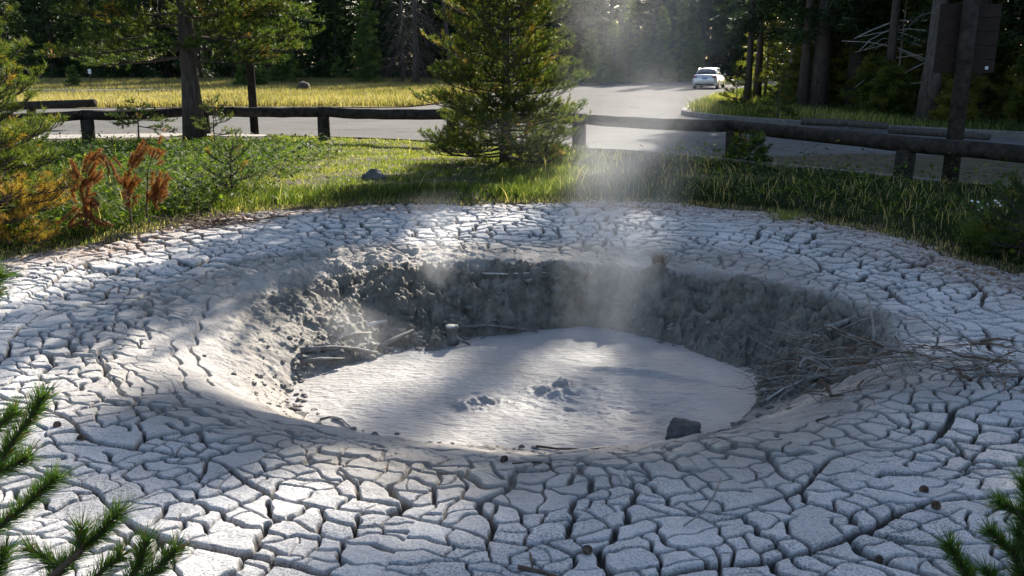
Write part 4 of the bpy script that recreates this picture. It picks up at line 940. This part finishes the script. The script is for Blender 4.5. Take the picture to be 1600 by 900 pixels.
mstick([(1198, 625), (1225, 607), (1262, 592)], .010, 'stick', 'thin pale twig trailing down to the right pool edge', seed=16)
mstick([(483, 723), (500, 721), (518, 718)], .012, 'grey_wood', 'short flat grey stick on the near mud left of centre', seed=17)
mstick([(860, 725), (840, 722), (800, 724)], .007, 'twig', 'long thin brown twig on the near rim below the pool', seed=18)
mstick([(838, 697), (870, 701), (930, 702), (945, 700)], .009, 'twig', 'dark twig along the near edge of the pool', seed=19)
mstick([(1125, 763), (1115, 790), (1095, 812), (1068, 822)], .006, 'grey_wood', 'curved thin twig arching over a wide crack', seed=20, zs=(.05, .05, .03, 0))
mstick([(810, 886), (840, 893), (865, 900), (880, 905)], .011, 'twig', 'dark brown twig at the bottom edge of the picture', seed=21)
mstick([(826, 858), (830, 872), (832, 886)], .006, 'twig', 'small upright brown twig beside the dark twig at the bottom', seed=22)
mstick([(345, 737), (355, 735), (370, 733)], .004, 'stick', 'tiny pale straw on the near left slabs', seed=23)
mstick([(1275, 657), (1285, 654), (1296, 650)], .006, 'twig', 'short brown twig on the right slope of the pit', seed=24)
mstick([(970, 742), (972, 748), (975, 758)], .010, 'stick', 'small pale wood chip on the slabs below the pool', seed=25)
mstick([(520, 652), (535, 655), (548, 668)], .014, 'stick', 'pale bent stick poking into the near left of the pool', seed=26)
mstick([(500, 655), (515, 651), (533, 653)], .008, 'mudwood', 'thin muddy twig beside the pale bent stick', seed=27)
# stump on the back wall
q = at(706, 531, -.6); e = empty('tree_stump', (q.x, q.y, -.60), 'small sawn stump with pale top on the back wall of the pit', 'stump'); e.scale = (.72, .72, .8)
tb = Tubes(); tb.add([(0, 0, -.05), (0, 0, .05), (.01, 0, .12), (0, 0, .16)], [.09, .065, .062, .082], 14, True, .16, 2); link('trunk', tb.mesh('trunk', M['mudwood']), e)
tb = Tubes(); tb.add([(0, 0, .158), (0, 0, .17)], [.082, .08], 14, True, .06, 3); link('cut_face', tb.mesh('cut_face', M['stick']), e)
for i in range(2):
    a = i * 2.3 + .2; tb = Tubes(); tb.add([(0, 0, .05), (.10 * math.cos(a), .07 * math.sin(a) - .03, .01), (.24 * math.cos(a), .12 * math.sin(a) - .05, -.05)], [.03, .022, .010], 6, True, .1, i); link('root', tb.mesh('root', M['mudwood']), e)
# brush piles
def brush(cx, cy, z, sx, sy, n, seed, label, m='grey_wood', hgt=.22, flow=(-1, .1)):
    rr = random.Random(seed); q = at(cx, cy, z); e = empty('brush_pile', (q.x, q.y, mud_z(q.x, q.y)), label, 'brush pile'); t = Tubes(); t2 = Tubes()
    for i in range(n):
        x, y = rr.gauss(0, sx), rr.gauss(0, sy); L = rr.uniform(.25, .8); a = math.atan2(flow[1], flow[0]) + rr.gauss(0, .85)
        zz = mud_z(q.x + x, q.y + y) - e.location.z; p = Vector((x, y, zz + rr.uniform(.0, hgt))); pts = [p.copy()]
        for k in range(5):
            a += rr.gauss(0, .25); p = p + Vector((math.cos(a), math.sin(a), 0)) * L / 5; g = mud_z(q.x + p.x, q.y + p.y) - e.location.z; p.z = max(g + .008, p.z + rr.uniform(-.04, .035)); pts.append(p.copy())
        r0 = rr.uniform(.002, .007) if i > n * .15 else rr.uniform(.009, .02)
        for _ in range(3):
            j = rr.randrange(1, 5); q0 = pts[j]; a2 = a + rr.choice((-1, 1)) * rr.uniform(.4, 1.1); l3 = rr.uniform(.08, .28); q1 = q0 + Vector((math.cos(a2), math.sin(a2), rr.uniform(-.1, .6))) * l3 * .5; q2 = q1 + Vector((math.cos(a2 + .4), math.sin(a2 + .4), rr.uniform(-.3, .4))) * l3 * .5
            (t2 if i % 2 else t).add([q0, q1, q2], [r0 * .55, r0 * .4, r0 * .2], 4, False)
        (t if i % 2 else t2).add(pts, [r0 * (1 - .14 * k) for k in range(6)], 4, False)
    link('twig', t.mesh('twig', M[m]), e); link('twig', t2.mesh('twig', M['twig']), e); return e
brush(1330, 598, -.2, .24, .10, 27, 1, 'tangled brush of dead twigs on the right slope of the pit', flow=(-1, -.25))
brush(1540, 578, 0, .28, .11, 36, 2, 'larger dark tangle of dead twigs at the right edge of the mud', hgt=.3, flow=(-1, .05))
brush(1250, 530, -.2, .16, .10, 14, 3, 'sparse thin roots hanging on the right wall of the pit', hgt=.08)
brush(360, 345, 0.02, .30, .10, 60, 4, 'low pile of brown twigs on the mud edge at left', m='twig', hgt=.06)
brush(1100, 395, -.1, .0, .0, 1, 5, 'single dark twig on the cracked mud') if False else None
# brown upright clod of bark/leaves behind the steam
q = at(1030, 412, -.1); o = tuft('dead_seedling', q.x, q.y, .17, 160, 9, 'brown withered seedling on the back rim of the pit', m='litter', spread=.05, wd=.008, cat='seedling', z=mud_z(q.x, q.y))
# pine cones
def cone(px, py, label, seed, s=1.0):
    zz = .1
    while zz > ZP:
        q = at(px, py, zz)
        if mud_z(q.x, q.y) >= zz: break
        zz -= .01
    e = bmesh.new(); rr = random.Random(seed)
    for i in range(46):
        t = i / 45; a = i * 2.4; rad = .018 * math.sin(math.pi * (.12 + .82 * t)) ** .7; z_ = -.022 + .044 * t
        vs = bm_box(e, (0, 0, 0), (.012, .010, .004), .001, seg=1)
        bmesh.ops.transform(e, matrix=Matrix.Translation((rad * math.cos(a), rad * math.sin(a), z_)) @ Matrix.Rotation(a, 4, 'Z') @ Matrix.Rotation(-.6 + t, 4, 'Y'), verts=vs)
    bmesh.ops.scale(e, vec=(s, s, s), verts=e.verts); o = bmobj('pine_cone', e, M['twig']); o.location = (q.x, q.y, zz + .018 * s); o.rotation_euler = (rr.uniform(.8, 1.8), rr.uniform(-.5, .5), rr.uniform(0, 6)); tag(o, label, 'pine cone', 'fallen pine cones')
for i, (x, y, lb) in enumerate([(918, 865, 'dark pine cone on a slab below the pool near the bottom edge'), (1443, 770, 'pine cone on a pale slab at lower right, upper of two'), (1462, 795, 'pine cone on a pale slab at lower right, lower of two'), (1375, 880, 'pine cone in a crack near the bottom right'), (788, 722, 'dark pine cone on the near rim just below the pool'), (127, 689, 'pine cone among the shaded slabs at left'), (90, 668, 'pine cone beside the needle shoots at the left edge')]):
    cone(x, y, lb, i, .9)

# crumbs of mud along the pool margin and brown needles blown over the crust
rng = np.random.default_rng(77); bm = bmesh.new(); bmesh.ops.create_icosphere(bm, subdivisions=2, radius=1); bv = np.array([tuple(v.co) for v in bm.verts]); bf = np.array([[v.index for v in f.verts] for f in bm.faces]); bm.free()
V, F = [], []; nv = 0
for i in range(520):
    a = rng.uniform(-np.pi, np.pi) if i % 3 else rng.uniform(2.0, 3.6); th_ = np.array([a])
    rp_ = float(polar_eval(T_pool, th_)[0]); d_ = rp_ + (abs(rng.normal(0, .22)) + (-.04 if i % 4 == 0 else .02)); x, y = PCX + d_ * math.cos(a), PCY + d_ * math.sin(a); s_ = float(np.clip(rng.lognormal(-4.1, .5), .006, .05))
    w_ = bv * (1 + .35 * rng.normal(0, .4, (len(bv), 1))) * np.array((s_, s_ * rng.uniform(.6, 1.2), s_ * rng.uniform(.4, .8))); V.append(w_ + np.array((x, y, mud_z(x, y) + s_ * .15))); F.append(bf + nv); nv += len(bv)
tag(link('mud_rubble', npmesh('mud_rubble', np.concatenate(V), [np.concatenate(F)], M['mudwood'], False, {'tint': np.zeros(nv)})), 'crumbs of mud lying along the margin of the pool', kind='stuff')
n = 1500; x = rng.uniform(-4.5, 4.5, n); y = rng.uniform(2.6, 12, n) ; zz = np.array([mud_z(a, b) for a, b in zip(x, y)]); k = zz > ZP + .05; x, y, zz = x[k], y[k], zz[k]; n = len(x); a = rng.uniform(0, 6.28, n)
D = unit(np.stack([np.cos(a), np.sin(a), rng.normal(0, .12, n)], 1)); v, f, t = needles(np.stack([x, y, zz + .006], 1), D, rng.uniform(.025, .065, n), np.full(n, .0035), rng, rng.random(n))
tag(link('needle_litter', npmesh('needle_litter', v, [f], M['litter'], False, {'tint': t})), 'brown pine needles scattered over the cracked mud', kind='stuff')

# ------------------------------------------------------------------ boughs close to the camera
def near_pine(base, label, stems, seed, tm=.5, nl=.047, nw=.0019, dens=4200):
    rng = np.random.default_rng(seed); rr = random.Random(seed); e = empty('pine_sapling', base, label, 'tree'); B = Vector(base)
    tb = Tubes(); Ps, Ds, Ts = [], [], []
    tops = Vector((0, 0, 1.1)); tb.add([(0, 0, -.1), (.02, .0, .5), tops], [.035, .028, .014], 8)
    for st in stems:
        pts = [atY(a, b, c) - B for a, b, c in st]
        r0 = .006; tb.add(pts, [r0 * (1 - .6 * i / (len(pts) - 1)) for i in range(len(pts))], 6, False)
        tb.add([tops * .6 + Vector((0, 0, .05)), (tops * .6 + pts[0]) / 2 + Vector((0, 0, -.05)), pts[0]], [.010, .008, .006], 6, False)
        L = sum((pts[i + 1] - pts[i]).length for i in range(len(pts) - 1)); nn = int(L * dens)
        seg = np.array([tuple(q) for q in pts]); cum = np.concatenate([[0], np.cumsum(np.linalg.norm(np.diff(seg, axis=0), axis=1))]); u = rng.random(nn) ** .85 * cum[-1]
        P = np.stack([np.interp(u, cum, seg[:, k]) for k in range(3)], 1); j = np.clip(np.searchsorted(cum, u) - 1, 0, len(seg) - 2); ax = unit((seg[1:] - seg[:-1])[j])
        rad = unit(np.cross(ax, rng.normal(size=(nn, 3)))); D = unit(ax * rng.uniform(.55, 1.2, nn)[:, None] + rad * .75 + np.array((0, 0, .12)))
        Ps.append(P); Ds.append(D); Ts.append(np.clip(rng.normal(tm, .14, nn) + .12 * u / cum[-1] + (rng.random(nn) < .03) * .5, 0, 1))
    P = np.concatenate(Ps); D = np.concatenate(Ds); T = np.concatenate(Ts); N = len(P)
    v, f, t = needles(P, D, nl * rng.uniform(.75, 1.2, N), nw * rng.uniform(.8, 1.2, N), rng, T)
    link('needles', npmesh('needles', v, [f], M['near'], False, {'tint': t}), e); link('stem', tb.mesh('stem', M['twig']), e)
Yn = 1.62
near_pine((-1.35, 1.35, 0), 'green pine sapling reaching in from the lower left corner, close up', [
    [(-60, 800, Yn), (-10, 740, Yn), (20, 690, Yn), (50, 650, Yn), (70, 618, Yn)],
    [(-50, 690, Yn), (-10, 670, Yn), (25, 645, Yn)],
    [(-80, 770, Yn - .05), (-20, 745, Yn - .05), (45, 715, Yn - .05)],
    [(-70, 870, Yn - .08), (-10, 830, Yn - .08), (40, 790, Yn - .08), (90, 745, Yn - .08)],
    [(40, 960, Yn - .1), (80, 905, Yn - .1), (125, 860, Yn - .1), (160, 830, Yn - .1), (188, 800, Yn - .1)],
    [(100, 890, Yn - .1), (70, 870, Yn - .1), (45, 860, Yn - .1)],
    [(125, 862, Yn - .12), (125, 840, Yn - .12), (128, 825, Yn - .12)],
    [(130, 930, Yn - .1), (160, 890, Yn - .1), (190, 868, Yn - .1)],
    [(180, 960, Yn - .1), (205, 905, Yn - .1), (222, 875, Yn - .1), (228, 845, Yn - .1)],
    [(190, 935, Yn - .12), (225, 905, Yn - .12), (255, 880, Yn - .12), (275, 858, Yn - .12)],
    [(-40, 960, Yn - .15), (-10, 900, Yn - .15), (10, 860, Yn - .15)],
    [(-60, 470, Yn + .1), (-25, 455, Yn + .1), (2, 430, Yn + .1)],
    [(-60, 560, Yn + .1), (-35, 480, Yn + .1), (-8, 455, Yn + .1)],
], 5)
Yr = 1.75
near_pine((1.9, 1.5, 0), 'dark pine sapling reaching in from the lower right corner, close up', [
    [(1690, 900, Yr), (1650, 850, Yr), (1610, 800, Yr), (1600, 750, Yr)],
    [(1660, 880, Yr), (1620, 840, Yr), (1590, 800, Yr), (1560, 785, Yr)],
    [(1640, 960, Yr), (1600, 900, Yr), (1580, 860, Yr), (1545, 830, Yr)],
    [(1560, 990, Yr - .05), (1530, 930, Yr - .05), (1505, 890, Yr - .05), (1482, 850, Yr - .05)],
    [(1600, 980, Yr - .05), (1570, 930, Yr - .05), (1540, 890, Yr - .05)],
    [(1650, 960, Yr), (1620, 910, Yr), (1598, 850, Yr), (1590, 830, Yr)],
    [(1680, 800, Yr), (1640, 770, Yr), (1612, 730, Yr)],
    [(1660, 1000, Yr), (1620, 950, Yr), (1590, 900, Yr)],
], 6, tm=.3, dens=4600)

# ------------------------------------------------------------------ steam
def steam(name, loc, rad, hgt, shear, dens, label, seed, scale=1.0, g=.45, thr=.36, curl=(1.2, 1.2, .9)):
    """closed soft plume; the density falls to nothing before the mesh's skin"""
    bm = bmesh.new(); bmesh.ops.create_cone(bm, cap_ends=True, segments=24, radius1=1, radius2=1, depth=1); bmesh.ops.translate(bm, vec=(0, 0, .5), verts=bm.verts)
    m = bpy.data.materials.new('steam_air'); m.use_nodes = True; n = m.node_tree.nodes; l = m.node_tree.links; n.clear()
    o_ = n.new('ShaderNodeOutputMaterial'); vp = n.new('ShaderNodeVolumePrincipled'); vp.inputs['Color'].default_value = (.97, .98, 1, 1); vp.inputs['Anisotropy'].default_value = g
    tc = n.new('ShaderNodeTexCoord'); sx = n.new('ShaderNodeSeparateXYZ'); l.new(tc.outputs['Object'], sx.inputs[0])
    def mth(op, a, b=None, c=None):
        x = n.new('ShaderNodeMath'); x.operation = op
        for i, v in enumerate((a, b, c)):
            if v is None: continue
            if isinstance(v, (int, float)): x.inputs[i].default_value = v
            else: l.new(v, x.inputs[i])
        return x.outputs[0]
    mp = n.new('ShaderNodeMapping'); mp.inputs['Scale'].default_value = (curl[0] * rad[0] * scale, curl[1] * rad[1] * scale, curl[2] * hgt * scale); mp.inputs['Location'].default_value = (seed * 3.1, seed, 0); l.new(tc.outputs['Object'], mp.inputs[0])
    ns = n.new('ShaderNodeTexNoise'); ns.inputs['Scale'].default_value = 1.0; ns.inputs['Detail'].default_value = 5; ns.inputs['Roughness'].default_value = .6; ns.inputs['Distortion'].default_value = 1.3; l.new(mp.outputs[0], ns.inputs['Vector'])
    # radius grows with height
    wd = mth('MULTIPLY_ADD', sx.outputs[2], .55, .42)
    r2 = mth('DIVIDE', mth('SQRT', mth('ADD', mth('POWER', sx.outputs[0], 2.0), mth('POWER', sx.outputs[1], 2.0))), wd)
    fall = mth('POWER', mth('MAXIMUM', mth('SUBTRACT', 1.0, r2), 0.0), .9)
    zt = mth('MULTIPLY', mth('MINIMUM', mth('MULTIPLY', sx.outputs[2], 14.0), 1.0), mth('POWER', mth('MAXIMUM', mth('SUBTRACT', 1.0, sx.outputs[2]), 0.0), .8))
    nn = mth('MINIMUM', mth('MAXIMUM', mth('MULTIPLY', mth('SUBTRACT', ns.outputs['Fac'], thr), 3.2), 0.0), 1.0)
    l.new(mth('MULTIPLY', mth('MULTIPLY', nn, fall), mth('MULTIPLY', zt, dens)), vp.inputs['Density']); l.new(vp.outputs[0], o_.inputs['Volume'])
    o = bmobj(name, bm, m); o.matrix_world = Matrix.Translation(loc) @ Matrix(((rad[0], 0, shear[0], 0), (0, rad[1], shear[1], 0), (0, 0, hgt, 0), (0, 0, 0, 1)))
    return tag(o, label, kind='stuff')
# shear is held in the mesh itself so the object keeps a plain transform
def steam_obj(name, loc, rad, hgt, shear, dens, label, seed, **kw):
    o = steam(name, (0, 0, 0), rad, hgt, (0, 0), dens, label, seed, **kw)
    o.matrix_world = Matrix.Identity(4); o.location = loc; o.scale = (rad[0], rad[1], hgt); o.rotation_euler = (math.atan2(-shear[1], hgt), math.atan2(shear[0], hgt), 0); return o
p = at(935, 560, ZP)
steam_obj('steam', (p.x, p.y, ZP + .02), (1.05, .8), 3.7, (.55, .7), 1.25, 'main column of thin white steam rising from the mud pool past the pine', 1)
p = at(955, 345, 0); steam_obj('steam', (p.x, p.y - .5, -.1), (1.7, .6), 1.6, (-.25, .2), .42, 'thin veil of steam in front of the grass below the pine', 3)
p = at(685, 430, -.15); steam_obj('steam', (p.x, p.y, -.3), (.42, .35), 1.0, (-.05, 0), 1.7, 'thin wisp of steam on the back left rim', 4)
p = at(560, 560, ZP); steam_obj('steam', (p.x, p.y, ZP + .02), (.8, .5), .45, (.2, .1), 1.5, 'low steam over the left margin of the pool', 5)
print('COUNTS', N1, N2, N3, NG)
